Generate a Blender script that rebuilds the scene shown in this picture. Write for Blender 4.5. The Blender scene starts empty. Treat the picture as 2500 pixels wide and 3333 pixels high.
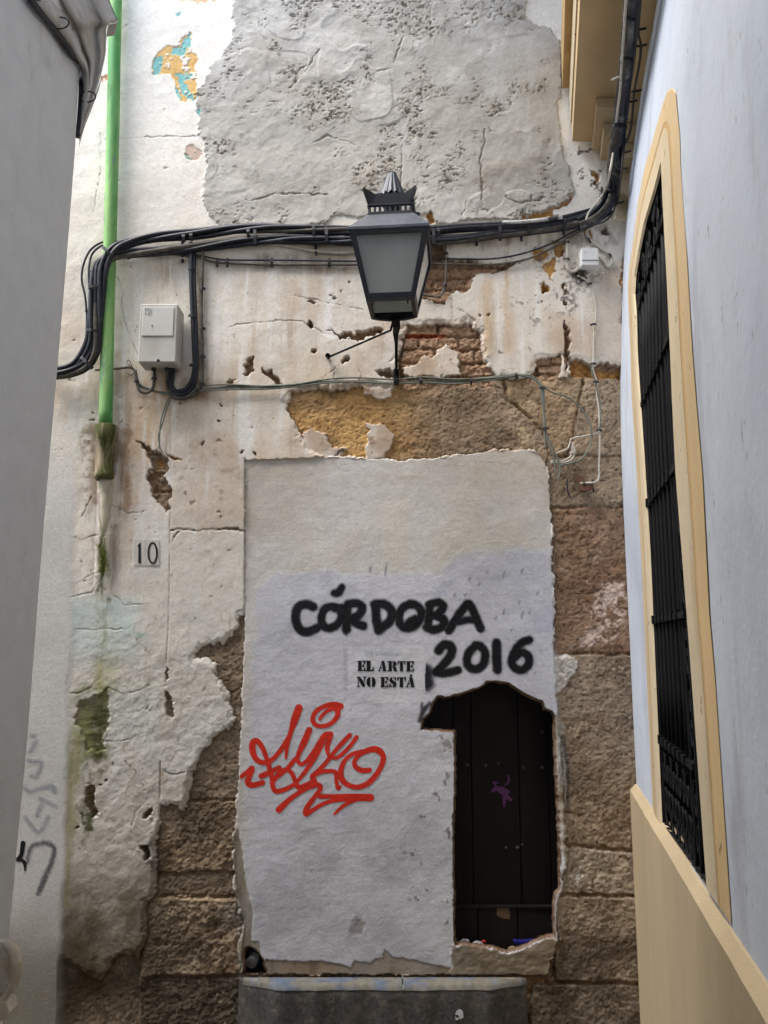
import bpy, math, random
import numpy as np
from mathutils import Vector, Matrix
random.seed(7)
sc = bpy.context.scene
COL = sc.collection
R = math.radians
# ------------------------------------------------------------------ camera, light, exposure
F, PITCH, CAMZ, WY = 2682.0, R(9.2), 1.75, 4.0
cam = bpy.data.objects.new('camera', bpy.data.cameras.new('camera')); COL.objects.link(cam)
cam.data.sensor_fit = 'VERTICAL'; cam.data.sensor_height = 24.0; cam.data.lens = 24.0 * F / 3333.0
cam.location = (0, 0, CAMZ); cam.rotation_euler = (R(90) + PITCH, 0, 0)
cam.data.clip_start = 0.05; cam.data.clip_end = 500
sc.camera = cam
world = bpy.data.worlds.new('World'); sc.world = world; world.use_nodes = True
wn = world.node_tree.nodes; wl = world.node_tree.links
sky = wn.new('ShaderNodeTexSky'); sky.sky_type = 'NISHITA'; sky.sun_disc = False
SUN_EL, SUN_AZ = R(62), R(250)          # azimuth clockwise from +Y
sky.sun_elevation = SUN_EL; sky.sun_rotation = SUN_AZ
sky.air_density = 1.0; sky.dust_density = 1.5; sky.ozone_density = 1.0; sky.altitude = 100
wn['Background'].inputs[1].default_value = 0.15
wl.new(sky.outputs[0], wn['Background'].inputs[0])
sun = bpy.data.objects.new('sun', bpy.data.lights.new('sun', 'SUN')); COL.objects.link(sun)
sun.data.energy = 1.5; sun.data.angle = R(40); sun.data.color = (1.0, 0.94, 0.86)
sdir = Vector((math.sin(SUN_AZ) * math.cos(SUN_EL), math.cos(SUN_AZ) * math.cos(SUN_EL), math.sin(SUN_EL)))
sun.rotation_euler = sdir.to_track_quat('Z', 'Y').to_euler(); sun.location = (0, -2, 12)
sc.view_settings.view_transform = 'Standard'; sc.view_settings.look = 'None'
sc.view_settings.gamma = 1.0; sc.view_settings.use_curve_mapping = False
sc.view_settings.exposure = 2.25
sc.cycles.max_bounces = 10; sc.cycles.diffuse_bounces = 7; sc.cycles.transparent_max_bounces = 12

# ------------------------------------------------------------------ helpers
cp, sp = math.cos(PITCH), math.sin(PITCH)
def ray(px, py):
    a = (px - 1250.0) / F; b = (1666.5 - py) / F
    return a, cp - b * sp, sp + b * cp
def at(px, py, y):
    """the point of the vertical plane Y=y that the photo shows at (px, py)"""
    a, dy, dz = ray(px, py); t = y / dy
    return Vector((a * t, y, CAMZ + dz * t))
def W(px, py, off=0.0):
    return at(px, py, WY - 0.024 - off)
def lean(z):
    d = max(0.0, min(z, 5.6) - 2.4); return 0.035 * d * d
def XR(y, z): return 0.406 + 0.193 * y + lean(z)
def on_right(px, py, off=0.0):
    a, dy, dz = ray(px, py); t = 2.0
    for _ in range(12):
        t = (0.406 + lean(CAMZ + dz * t) - off) / (a - 0.193 * dy)
    return Vector((a * t, dy * t, CAMZ + dz * t))
def lin(c):
    return tuple(((v / 255.0) / 12.92 if v <= 10.3 else (((v / 255.0) + 0.055) / 1.055) ** 2.4) for v in c)

def smooth_path(pts, n=6, closed=False):
    P = [Vector(p) for p in pts]
    if len(P) < 3: return P
    out = []; m = len(P)
    for i in range(m if closed else m - 1):
        if closed: p0, p1, p2, p3 = P[i - 1], P[i], P[(i + 1) % m], P[(i + 2) % m]
        else: p0 = P[max(i - 1, 0)]; p1 = P[i]; p2 = P[i + 1]; p3 = P[min(i + 2, m - 1)]
        for k in range(n):
            t = k / n
            out.append(0.5 * ((2 * p1) + (p2 - p0) * t + (2 * p0 - 5 * p1 + 4 * p2 - p3) * t * t + (3 * p1 - p0 - 3 * p2 + p3) * t ** 3))
    if not closed: out.append(P[-1])
    return out

class MB:
    def __init__(s): s.v = []; s.f = []; s.sm = []
    def add(s, vs, fs, smooth=False):
        b = len(s.v); s.v += [tuple(v) for v in vs]; s.f += [tuple(i + b for i in f) for f in fs]; s.sm += [smooth] * len(fs)
        return s
    def box(s, x0, x1, y0, y1, z0, z1, bev=0.0, M=None):
        x0, x1 = min(x0, x1), max(x0, x1); y0, y1 = min(y0, y1), max(y0, y1); z0, z1 = min(z0, z1), max(z0, z1)
        if bev <= 0:
            vs = [Vector((x, y, z)) for x in (x0, x1) for y in (y0, y1) for z in (z0, z1)]
            fs = [(0, 1, 3, 2), (4, 6, 7, 5), (0, 4, 5, 1), (2, 3, 7, 6), (0, 2, 6, 4), (1, 5, 7, 3)]
        else:
            lo = (x0, y0, z0); hi = (x1, y1, z1); vs = []; idx = {}
            for sx in (0, 1):
                for sy in (0, 1):
                    for sz in (0, 1):
                        for ax in range(3):
                            p = [(hi if q else lo)[i] for i, q in enumerate((sx, sy, sz))]
                            for i, q in enumerate((sx, sy, sz)):
                                if i != ax: p[i] += -bev if q else bev
                            idx[(sx, sy, sz, ax)] = len(vs); vs.append(Vector(p))
            fs = []
            for ax in range(3):
                o = [i for i in range(3) if i != ax]
                for q in (0, 1):
                    c = []
                    for (a, b) in ((0, 0), (1, 0), (1, 1), (0, 1)):
                        k = [0, 0, 0]; k[ax] = q; k[o[0]] = a; k[o[1]] = b; c.append(idx[(k[0], k[1], k[2], ax)])
                    fs.append(tuple(c))
            for ax in range(3):
                o = [i for i in range(3) if i != ax]
                for a in (0, 1):
                    for b in (0, 1):
                        def key(q, face):
                            k = [0, 0, 0]; k[ax] = q; k[o[0]] = a; k[o[1]] = b; return idx[(k[0], k[1], k[2], face)]
                        fs.append((key(0, o[0]), key(1, o[0]), key(1, o[1]), key(0, o[1])))
            for sx in (0, 1):
                for sy in (0, 1):
                    for sz in (0, 1): fs.append(tuple(idx[(sx, sy, sz, a)] for a in range(3)))
        if M is not None: vs = [M @ v for v in vs]
        return s.add(vs, fs)
    def tube(s, pts, r, n=8, caps=True, smooth=True):
        P = [Vector(p) for p in pts]; rr = r if isinstance(r, (list, tuple)) else [r] * len(P)
        up = Vector((0.13, 0.2, 1)).normalized(); vs = []; fs = []
        T0 = (P[1] - P[0]).normalized(); N = T0.cross(up)
        if N.length < 1e-3: N = T0.cross(Vector((1, 0, 0)))
        N.normalize()
        for i, p in enumerate(P):
            T = (P[min(i + 1, len(P) - 1)] - P[max(i - 1, 0)])
            if T.length < 1e-9: T = T0.copy()
            T.normalize(); N = N - T * N.dot(T); N.normalize(); B = T.cross(N)
            for k in range(n):
                a = 2 * math.pi * k / n; vs.append(p + (N * math.cos(a) + B * math.sin(a)) * rr[i])
        for i in range(len(P) - 1):
            for k in range(n):
                fs.append((i * n + k, i * n + (k + 1) % n, (i + 1) * n + (k + 1) % n, (i + 1) * n + k))
        s.add(vs, fs, smooth)
        if caps: b = len(s.v) - len(vs); s.f += [tuple(b + k for k in reversed(range(n))), tuple(b + (len(P) - 1) * n + k for k in range(n))]; s.sm += [False, False]
        return s
    def lathe(s, c, prof, n=24, axis='Z', smooth=True, flute=None):
        c = Vector(c); vs = []; fs = []
        for (r, h) in prof:
            for k in range(n):
                a = 2 * math.pi * k / n; q = r * (1 + (flute(k, h) if flute else 0))
                x, y = q * math.cos(a), q * math.sin(a)
                vs.append(c + (Vector((x, y, h)) if axis == 'Z' else Vector((x, h, y)) if axis == 'Y' else Vector((h, x, y))))
        for i in range(len(prof) - 1):
            for k in range(n): fs.append((i * n + k, i * n + (k + 1) % n, (i + 1) * n + (k + 1) % n, (i + 1) * n + k))
        return s.add(vs, fs, smooth)
    def prism(s, pts, d):
        """closed outline pts (3D) thickened by vector d"""
        P = [Vector(p) for p in pts]; d = Vector(d); n = len(P)
        vs = P + [p + d for p in P]
        fs = [tuple(range(n)), tuple(reversed(range(n, 2 * n)))] + [(i, i + n, (i + 1) % n + n, (i + 1) % n) for i in range(n)]
        return s.add(vs, fs)
    def build(s, name, mat, parent=None):
        me = bpy.data.meshes.new(name); me.from_pydata(s.v, [], s.f)
        me.polygons.foreach_set('use_smooth', s.sm); me.materials.append(mat); me.update()
        o = bpy.data.objects.new(name, me); COL.objects.link(o)
        if parent is not None:
            o.parent = parent; o.matrix_parent_inverse = Matrix.Translation(-parent.location) if parent.type == 'EMPTY' else Matrix()
        return o
def thing(name, label, cat, loc=(0, 0, 0), group=None):
    o = bpy.data.objects.new(name, None); COL.objects.link(o); o.location = loc; o.empty_display_size = 0.1
    return tag(o, label, cat, group)
def tag(o, label=None, cat=None, group=None, kind=None):
    if label: o['label'] = label
    if cat: o['category'] = cat
    if group: o['group'] = group
    if kind: o['kind'] = kind
    return o

# ------------------------------------------------------------------ materials
def mat(name, c, rough=0.8, var=0.15, scale=8.0, bump=0.3, bscale=60.0, metal=0.0, c2=None, mix_scale=3.0, mix_pos=(0.45, 0.65), stretch=(1, 1, 1), bdist=0.004, spec=0.35, spots=None):
    m = bpy.data.materials.new(name); m.use_nodes = True; nt = m.node_tree; N = nt.nodes; L = nt.links
    b = N['Principled BSDF']; b.inputs['Roughness'].default_value = rough; b.inputs['Metallic'].default_value = metal
    b.inputs['Specular IOR Level'].default_value = spec
    tc = N.new('ShaderNodeTexCoord'); mp = N.new('ShaderNodeMapping'); mp.inputs['Scale'].default_value = stretch
    L.new(tc.outputs['Object'], mp.inputs[0])
    def noise(s, d=5):
        n = N.new('ShaderNodeTexNoise'); n.inputs['Scale'].default_value = s; n.inputs['Detail'].default_value = d; n.inputs['Roughness'].default_value = 0.6
        L.new(mp.outputs[0], n.inputs['Vector']); return n
    base = None
    if c == 'attr':
        at_ = N.new('ShaderNodeAttribute'); at_.attribute_name = 'Col'; base = at_.outputs['Color']
    else:
        rgb = N.new('ShaderNodeRGB'); rgb.outputs[0].default_value = (*lin(c), 1); base = rgb.outputs[0]
    if c2 is not None:
        n = noise(mix_scale); r = N.new('ShaderNodeValToRGB'); r.color_ramp.elements[0].position = mix_pos[0]; r.color_ramp.elements[1].position = mix_pos[1]
        L.new(n.outputs['Fac'], r.inputs[0]); mx = N.new('ShaderNodeMixRGB'); L.new(r.outputs[0], mx.inputs[0]); L.new(base, mx.inputs[1]); mx.inputs[2].default_value = (*lin(c2), 1); base = mx.outputs[0]
    for (sc_, lo_, hi_, col_, st_) in (spots or ()):
        mp2 = N.new('ShaderNodeMapping'); mp2.inputs['Scale'].default_value = st_; mp2.inputs['Location'].default_value = (sc_ * .37, 1.7, sc_ * .11); L.new(tc.outputs['Object'], mp2.inputs[0])
        n = N.new('ShaderNodeTexNoise'); n.inputs['Scale'].default_value = sc_; n.inputs['Detail'].default_value = 6; n.inputs['Roughness'].default_value = .68; L.new(mp2.outputs[0], n.inputs['Vector'])
        r = N.new('ShaderNodeMapRange'); r.interpolation_type = 'SMOOTHSTEP'; r.inputs['From Min'].default_value = lo_; r.inputs['From Max'].default_value = hi_; L.new(n.outputs['Fac'], r.inputs[0])
        mx = N.new('ShaderNodeMixRGB'); L.new(r.outputs[0], mx.inputs[0]); L.new(base, mx.inputs[1]); mx.inputs[2].default_value = (*lin(col_), 1); base = mx.outputs[0]
    n1 = noise(scale); mr = N.new('ShaderNodeMapRange'); mr.inputs['From Min'].default_value = 0.3; mr.inputs['From Max'].default_value = 0.7
    mr.inputs['To Min'].default_value = 1 - var; mr.inputs['To Max'].default_value = 1 + var; L.new(n1.outputs['Fac'], mr.inputs[0])
    vm = N.new('ShaderNodeVectorMath'); vm.operation = 'SCALE'; L.new(base, vm.inputs[0]); L.new(mr.outputs[0], vm.inputs['Scale'])
    L.new(vm.outputs[0], b.inputs['Base Color'])
    if bump > 0:
        n2 = noise(bscale, 6); bp = N.new('ShaderNodeBump'); bp.inputs['Strength'].default_value = bump; bp.inputs['Distance'].default_value = bdist
        L.new(n2.outputs['Fac'], bp.inputs['Height']); L.new(bp.outputs[0], b.inputs['Normal'])
    return m
M = {}
M['wall'] = mat('weathered_wall', 'attr', 0.93, 0.09, 130, 0.32, 150, bdist=0.004, spec=0.15)
M['white_r'] = mat('white_limewash', (201, 209, 219), 0.9, 0.05, 3, 0.45, 30, c2=(190, 198, 209), mix_scale=2.2, bdist=0.004, spec=0.15, spots=((26, .62, .72, (150, 148, 146), (1, 1, .5)), (4, .5, .72, (176, 180, 188), (1, 1, .3)), (90, .68, .76, (160, 160, 162), (1, 1, 1)), (3, .68, .8, (196, 188, 172), (1, 1, .35))))
M['white_l'] = mat('grey_white_limewash', (216, 219, 221), 0.9, 0.05, 14, 0.45, 110, bdist=0.004, spec=0.15, spots=((60, .73, .8, (128, 126, 122), (1, 1, 1)), (4, .58, .8, (186, 186, 180), (1, 1, .3)), (2.2, .6, .75, (176, 172, 164), (1, 1, .5))))
M['plaster_far'] = mat('old_plaster', (196, 186, 170), 0.9, 0.15, 3, 0.4, 30, spec=0.15)
M['cream'] = mat('cream_paint', (202, 181, 146), 0.85, 0.06, 5, 0.45, 90, c2=(208, 180, 134), mix_scale=1.5, stretch=(1, 1, .25), spec=0.2, spots=((18, .63, .70, (118, 98, 74), (1, 1, 1)), (5, .56, .78, (188, 164, 126), (1, 1, .25)), (60, .66, .74, (150, 124, 92), (1, 1, 1))))
M['cream_light'] = mat('pale_cream_paint', (204, 188, 157), 0.85, 0.06, 6, 0.45, 90, spec=0.2, spots=((18, .63, .70, (118, 98, 74), (1, 1, 1)), (5, .56, .78, (188, 164, 126), (1, 1, .25)), (60, .66, .74, (150, 124, 92), (1, 1, 1))))
M['cream_dark'] = mat('ochre_paint', (196, 164, 116), 0.85, 0.1, 8, 0.3, 80, c2=(176, 136, 88), mix_scale=7, mix_pos=(.6, .75), spec=0.2)
M['dado'] = mat('beige_dado_paint', (184, 166, 134), 0.85, 0.05, 4, 0.5, 100, c2=(172, 156, 126), mix_scale=1.2, stretch=(1, 1, .2), spec=0.2, spots=((40, .72, .8, (150, 130, 100), (1, 1, .5)), (6, .6, .8, (168, 150, 120), (1, 1, .15))))
M['iron'] = mat('black_iron', (15, 16, 19), 0.7, 0.2, 20, 0.3, 120, spec=0.2)
M['lamp_metal'] = mat('blue_black_lamp_paint', (40, 48, 62), 0.5, 0.15, 25, 0.25, 120, c2=(62, 72, 88), mix_scale=14, mix_pos=(.5, .72), spec=0.5)
M['lamp_dark'] = mat('black_lamp_paint', (24, 28, 36), 0.5, 0.2, 25, 0.2, 120, spec=0.45)
M['cable'] = mat('black_cable_sheath', (28, 32, 41), 0.5, 0.3, 22, 0.2, 90, c2=(74, 74, 78), mix_scale=16, mix_pos=(.56, .78), spec=0.4)
M['cable_dusty'] = mat('dusty_cable_sheath', (78, 74, 68), 0.7, 0.25, 22, 0.3, 90, c2=(120, 112, 100), mix_scale=14, mix_pos=(.5, .75), spec=0.3)
M['cable_grey'] = mat('grey_cable_sheath', (112, 116, 106), 0.65, 0.2, 30, 0.2, 90, c2=(78, 72, 60), mix_scale=9, mix_pos=(.55, .7), spec=0.3)
M['cable_pale'] = mat('painted_white_cable', (190, 184, 170), 0.7, 0.15, 40, 0.2, 90, c2=(140, 124, 100), mix_scale=18, mix_pos=(.6, .75), spec=0.3)
M['cable_splash'] = mat('limewash_splashed_cable', (206, 206, 204), 0.7, 0.2, 40, 0.2, 90, c2=(60, 62, 66), mix_scale=10, mix_pos=(.5, .62), spec=0.3)
M['cable_streaked'] = mat('streaked_cable', (52, 54, 60), 0.6, 0.25, 22, 0.2, 90, c2=(128, 128, 128), mix_scale=12, mix_pos=(.52, .66), stretch=(1, 1, .4), spec=0.4)
M['clip'] = mat('dark_clip', (40, 40, 43), 0.6, 0.2, 30, 0, spec=0.35)
M['green'] = mat('green_pipe_paint', (84, 154, 84), 0.55, 0.2, 16, 0.15, 60, c2=(140, 184, 112), mix_scale=7, mix_pos=(.45, .62), stretch=(1, 1, .18), spec=0.3, spots=((9, .56, .66, (116, 146, 128), (1, 1, .4)), (40, .64, .72, (62, 96, 62), (1, 1, .6)), (3.1, .56, .7, (60, 116, 66), (1, 1, .5))))
M['box'] = mat('grey_plastic', (186, 185, 178), 0.55, 0.05, 6, 0.1, 100, c2=(170, 166, 156), mix_scale=5, spec=0.35)
M['whitebox'] = mat('white_plastic', (216, 216, 212), 0.55, 0.06, 10, 0.1, 100, c2=(150, 140, 124), mix_scale=22, mix_pos=(.62, .72), spec=0.35)
M['door'] = mat('dark_door_wood', (17, 11, 11), 0.6, 0.35, 14, 0.5, 50, stretch=(1, 1, .12), spec=0.25)
M['door_low'] = mat('grey_door_wood', (34, 29, 29), 0.7, 0.3, 14, 0.5, 50, stretch=(1, 1, .12), spec=0.2)
M['balc_u'] = mat('soffit_cream_paint', (206, 180, 138), 0.9, 0.08, 5, 0.3, 60, spec=0.15)  # one even cream for the balcony underside
LHT = 5.9
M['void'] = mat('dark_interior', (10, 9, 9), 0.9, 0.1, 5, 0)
M['shutter'] = mat('dark_shutter', (9, 9, 11), 0.7, 0.2, 8, 0.2, 60, spec=0.2)
M['stone_ground'] = mat('cobble', (78, 74, 68), 0.8, 0.2, 10, 0.6, 30)
M['concrete_corbel'] = mat('grey_corbel_paint', (186, 184, 180), 0.85, 0.12, 12, 0.4, 60, c2=(150, 142, 130), mix_scale=9, mix_pos=(.5, .75), spec=0.15)
# ------------------------------------------------------------------ the old wall: one relief grid, split into its parts
DX = 0.0038
U0, U1, Z0, Z1 = -1.76, 1.50, 0.06, 5.42
NW, NH = int((U1 - U0) / DX), int((Z1 - Z0) / DX)
us = (U0 + np.arange(NW) * DX).astype(np.float32); zs = (Z0 + np.arange(NH) * DX).astype(np.float32)
U, Z = np.meshgrid(us, zs)
def project(U, Z, y=WY - 0.03):
    dz = Z - CAMZ; depth = y * cp + dz * sp; up = -y * sp + dz * cp
    return 1250 + F * U / depth, 1666.5 - F * up / depth
PX, PY = project(U, Z); PX = PX.astype(np.float32); PY = PY.astype(np.float32)
rng = np.random.RandomState(11)
def noise(scale, sz=None, seed=0):
    """smooth value noise with features of `scale` metres (sz vertical), range about -1..1"""
    sz = sz or scale; rs = np.random.RandomState(seed)
    fx = (us - U0) / scale; fz = (zs - Z0) / sz
    La = rs.uniform(-1, 1, (int(fz[-1]) + 3, int(fx[-1]) + 3)).astype(np.float32)
    ix = fx.astype(int); iz = fz.astype(int); tx = fx - ix; tz = fz - iz
    tx = (tx * tx * (3 - 2 * tx)).astype(np.float32); tz = (tz * tz * (3 - 2 * tz)).astype(np.float32)[:, None]
    A = La[:, ix] * (1 - tx) + La[:, ix + 1] * tx
    return A[iz] * (1 - tz) + A[iz + 1] * tz
def fbm(scale, octv=4, sz=None, seed=0, gain=0.55):
    out = 0; a = 1.0; t = 0; r = (sz or scale) / scale
    for o in range(octv):
        out = out + a * noise(scale, scale * r, seed * 31 + o * 7 + 3); t += a * a; a *= gain; scale /= 2.03
    return out / math.sqrt(t) * 1.1
def ss(x, a, b):
    t = np.clip((x - a) / (b - a), 0, 1); return t * t * (3 - 2 * t)
# ragged coordinates (photo pixels): coarse wobble and fine crumble
wob1 = fbm(0.11, 4, seed=1) ; wob2 = fbm(0.11, 4, seed=2)
cr1 = fbm(0.022, 3, seed=3); cr2 = fbm(0.022, 3, seed=4)
QX = PX + 9 * wob1 + 5.5 * cr1; QY = PY + 9 * wob2 + 5.5 * cr2          # very ragged
SX = PX + 2.5 * cr1; SY = PY + 2.5 * cr2                                # slightly
def win(x0, x1, y0, y1, m=40):
    """grid window that holds a photo rectangle"""
    c = [at(x, y, WY - 0.03) for x in (x0 - m, x1 + m) for y in (y0 - m, y1 + m)]
    i0 = max(0, int((min(p.x for p in c) - U0) / DX) - 1); i1 = min(NW, int((max(p.x for p in c) - U0) / DX) + 2)
    j0 = max(0, int((min(p.z for p in c) - Z0) / DX) - 1); j1 = min(NH, int((max(p.z for p in c) - Z0) / DX) + 2)
    return slice(j0, max(j1, j0 + 1)), slice(i0, max(i1, i0 + 1))
def sdf(pts, X, Y):
    """signed distance (px) to a polygon, positive inside"""
    d2 = np.full(X.shape, 1e12, np.float32); ins = np.zeros(X.shape, bool); n = len(pts)
    for i in range(n):
        x0, y0 = pts[i]; x1, y1 = pts[(i + 1) % n]; ex, ey = x1 - x0, y1 - y0; L = ex * ex + ey * ey + 1e-9
        wx = X - x0; wy = Y - y0; t = np.clip((wx * ex + wy * ey) / L, 0, 1)
        d2 = np.minimum(d2, (wx - ex * t) ** 2 + (wy - ey * t) ** 2)
        if y0 != y1:
            c = ((y0 > Y) != (y1 > Y)) & (X < (x1 - x0) * (Y - y0) / (y1 - y0) + x0); ins ^= c
    d = np.sqrt(d2); return np.where(ins, d, -d)
def line_d(pts, X, Y, r=None):
    """distance to a polyline minus its (varying) half width: negative inside"""
    d = np.full(X.shape, 1e6, np.float32)
    for i in range(len(pts) - 1):
        x0, y0 = pts[i][:2]; x1, y1 = pts[i + 1][:2]; ex, ey = x1 - x0, y1 - y0; L = ex * ex + ey * ey + 1e-9
        wx = X - x0; wy = Y - y0; t = np.clip((wx * ex + wy * ey) / L, 0, 1)
        r0 = pts[i][2] if r is None else r; r1 = pts[i + 1][2] if r is None else r
        d = np.minimum(d, np.sqrt((wx - ex * t) ** 2 + (wy - ey * t) ** 2) - (r0 + (r1 - r0) * t))
    return d
H = np.zeros((NH, NW), np.float32); C = np.zeros((NH, NW, 3), np.float32); REG = np.zeros((NH, NW), np.int16)
def colour(*stops):
    """(colour, weight field) pairs blended one over the other"""
    out = np.empty((NH, NW, 3), np.float32); out[:] = lin(stops[0])
    for c, w in stops[1:]:
        w = np.clip(w, 0, 1)[..., None]; out = out * (1 - w) + np.array(lin(c), np.float32) * w
    return out
def layer(pts, h, col, reg=None, edge=(-2, 2), ragged=True, cedge=None, mask=None, hedge=None):
    xs = [p[0] for p in pts]; ys = [p[1] for p in pts]; w = win(min(xs), max(xs), min(ys), max(ys))
    X, Y = (QX[w], QY[w]) if ragged is True else (SX[w], SY[w]) if ragged == 'some' else (PX[w], PY[w])
    d = sdf(pts, X, Y)
    if mask is not None: d = np.minimum(d, mask[w])
    m = ss(d, *edge); mc = ss(d, *(cedge or edge)); mh = ss(d, *hedge) if hedge else m
    if h is not None: H[w] = H[w] * (1 - mh) + (h[w] if isinstance(h, np.ndarray) else h) * mh
    if col is not None:
        cc = col[w] if isinstance(col, np.ndarray) else np.array(lin(col), np.float32)
        C[w] = C[w] * (1 - mc[..., None]) + cc * mc[..., None]
    if reg is not None: REG[w][m > 0.5] = reg
    return w, d
def stain_or_shade(pts, col, amt, soft, ragged=True):
    xs = [p[0] for p in pts]; ys = [p[1] for p in pts]; w = win(min(xs), max(xs), min(ys), max(ys), 60)
    d = sdf(pts, QX[w], QY[w]) if ragged else sdf(pts, PX[w], PY[w]); m = ss(d, -soft, soft)
    a = amt[w] if isinstance(amt, np.ndarray) else amt
    m = np.clip(m * a, 0, 1)[..., None]; C[w] = C[w] * (1 - m) + np.array(lin(col), np.float32) * m
def crack(pts, r=1.8, depth=0.012, col=(70, 56, 44), ragged=True, amt=0.8):
    xs = [p[0] for p in pts]; ys = [p[1] for p in pts]; w = win(min(xs), max(xs), min(ys), max(ys))
    X = PX[w] + 4 * wob1[w] + 3.0 * cr1[w]; Y = PY[w] + 4 * wob2[w] + 3.0 * cr2[w]
    if not ragged: X, Y = PX[w], PY[w]
    m = 1 - ss(line_d(pts, X, Y, None if len(pts[0]) > 2 else r), -1.2, 2.2)
    m = m * (.25 + .75 * ss(n_small[w] + .5 * n_fine[w], -.5, .3)); H[w] -= depth * .8 * m; m = (m * amt)[..., None]; C[w] = C[w] * (1 - m) + np.array(lin(col), np.float32) * m
# shared noises
n_big = fbm(0.6, 4, seed=10); n_mid = fbm(0.18, 4, seed=11); n_small = fbm(0.05, 4, seed=12); n_fine = fbm(0.014, 2, seed=13)
n_str = fbm(0.05, 4, sz=0.55, seed=14); n_str2 = fbm(0.025, 3, sz=0.3, seed=15); n_hor = fbm(0.16, 4, sz=0.02, seed=16)
n_pit = fbm(0.03, 3, seed=17); n_b2 = fbm(0.3, 4, seed=18); n_rough = fbm(0.04, 4, seed=19, gain=0.75); n_r2 = fbm(0.09, 4, sz=0.06, seed=20, gain=.7)
n_grain = fbm(0.009, 2, seed=23)
n_rock = fbm(0.02, 3, seed=61, gain=.8); n_chip = ss(fbm(.013, 2, seed=62), .3, .9); n_gpit = fbm(0.019, 3, sz=.013, seed=63, gain=.75)
clump = ss(fbm(0.24, 4, seed=21, gain=.7), 0.0, 0.85); pits = ss(n_pit, 0.42, 0.8)
STONE_H = 0.0
# --- 1 rubble core behind everything
rubble = colour((150, 124, 100), ((124, 100, 78), ss(n_small, -.1, .9)), ((150, 122, 92), ss(n_mid, .1, .9) * .7), ((84, 64, 48), ss(n_fine, .3, 1) * .5))
C[:] = rubble; H[:] = -0.012 + 0.011 * n_rough + 0.004 * n_fine
# --- 2 stone blocks (each its own region)
def stone_colour(a, b, c, dark=(84, 66, 50)):
    return colour(a, (b, ss(n_mid, -.2, .7) * .8), (c, ss(n_b2, .1, .9) * .7), (tuple(v * .74 for v in a), ss(n_b2 * .6 + n_mid * .7 - n_small * .3, .15, .9) * .7), (tuple(min(230, v * 1.16) for v in a), ss(-n_mid * .8 + n_small * .6, .3, 1.1) * .55), (dark, n_chip * .55 + ss(-n_rock, .5, 1.3) * .4), ((188, 172, 148), ss(n_fine + n_small * .6, .75, 1.3) * .45))
brownstone = stone_colour((154, 136, 114), (132, 112, 90), (166, 150, 128))
redstone = stone_colour((146, 120, 98), (126, 98, 76), (146, 126, 104))
ochre = stone_colour((196, 158, 104), (178, 138, 88), (158, 132, 102), (134, 104, 70))
greystone = stone_colour((150, 138, 122), (128, 114, 98), (166, 154, 136))
darkstone = stone_colour((92, 82, 70), (70, 60, 50), (110, 98, 84), (56, 46, 38))
STONES = []
def stone(pts, col, h0=0.0, amp=0.011, pieces='some', label=None):
    reg = 20 + len(STONES); STONES.append((reg, label))
    cx = sum(p[0] for p in pts) / len(pts)
    xs = [p[0] for p in pts]; ys = [p[1] for p in pts]; w = win(min(xs), max(xs), min(ys), max(ys))
    d = sdf(pts, PX[w] + 4 * wob1[w] + 2.5 * cr1[w], PY[w] + 4 * wob2[w] + 2.5 * cr2[w]) + 2.2
    m = ss(d, 0, 7); mr = d > 0
    hh = h0 + amp * .20 * n_rough[w] + amp * .09 * n_rock[w] - amp * .26 * n_chip[w] + 0.0025 * n_r2[w] + 0.0008 * n_fine[w] + 0.0008 * n_grain[w] + 0.007 * ss(d, 0, 9) - .005
    H[w] = H[w] * (1 - m) + hh * m; m = ss(d, -1, 4)[..., None]; C[w] = C[w] * (1 - m) + col[w] * m; REG[w][mr] = reg
xr = 2140
lint_t = ss(PX, 1180, 1480)[..., None]
stone([(935, 1232), (1640, 1228), (1655, 1300), (1720, 1350), (1780, 1420), (1790, 1478), (1770, 1520), (930, 1520)], ochre * (1 - lint_t) + brownstone * 1.02 * lint_t, 0.0, 0.009, label='ochre lintel stone pitted and stained')
stone([(1643, 1226), (1905, 1222), (1850, 1480), (1795, 1478), (1786, 1418), (1722, 1345), (1660, 1298)], ochre * .2 + brownstone * .8, 0.002, 0.010, label='cracked keystone with pale lime stains')
stone([(1910, 1222), (xr, 1222), (xr, 1474), (1855, 1480)], brownstone, 0.0, label='brown stone beside the white wall')
stone([(1780, 1482), (xr, 1478), (xr, 1640), (1780, 1646)], brownstone, -.004, label='brown stone with cut cables and rusty bracket')
stone([(1780, 1652), (xr, 1646), (xr, 2124), (1780, 2128)], redstone, -.004, 0.013, label='reddish porous stone block with patch of old limewash')
stone([(1780, 2134), (xr, 2130), (xr, 2778), (1940, 2762), (1780, 2752)], brownstone * .7 + greystone * .3, -.002, 0.011, label='tall rough brown stone block beside the door hole')
stone([(1812, 2760), (1940, 2770), (xr, 2786), (xr, 2918), (1812, 2916)], greystone, .002, label='short stone block with grey plaster remains')
stone([(1796, 2924), (xr, 2926), (xr, 3205), (1815, 3200)], greystone * .55 + brownstone * .45, .004, label='large worn grey brown base block')
stone([(1730, 3210), (xr, 3212), (xr, 3420), (1730, 3420)], greystone * .5 + darkstone * .5, .002, label='bottom block right of the doorstep')
stone([(500, 1985), (812, 1960), (812, 2600), (500, 2612)], brownstone * .82, -.002, 0.010, label='brown jamb stone under peeling plaster')
stone([(500, 2618), (806, 2606), (806, 2842), (500, 2846)], (ochre * .1 + brownstone * .85) * .72, .0, 0.014, label='crumbling ochre jamb block')
stone([(490, 2852), (800, 2850), (800, 2924), (490, 2922)], darkstone * .4 + brownstone * .6, -.008, 0.010, label='thin dark course of the jamb')
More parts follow.
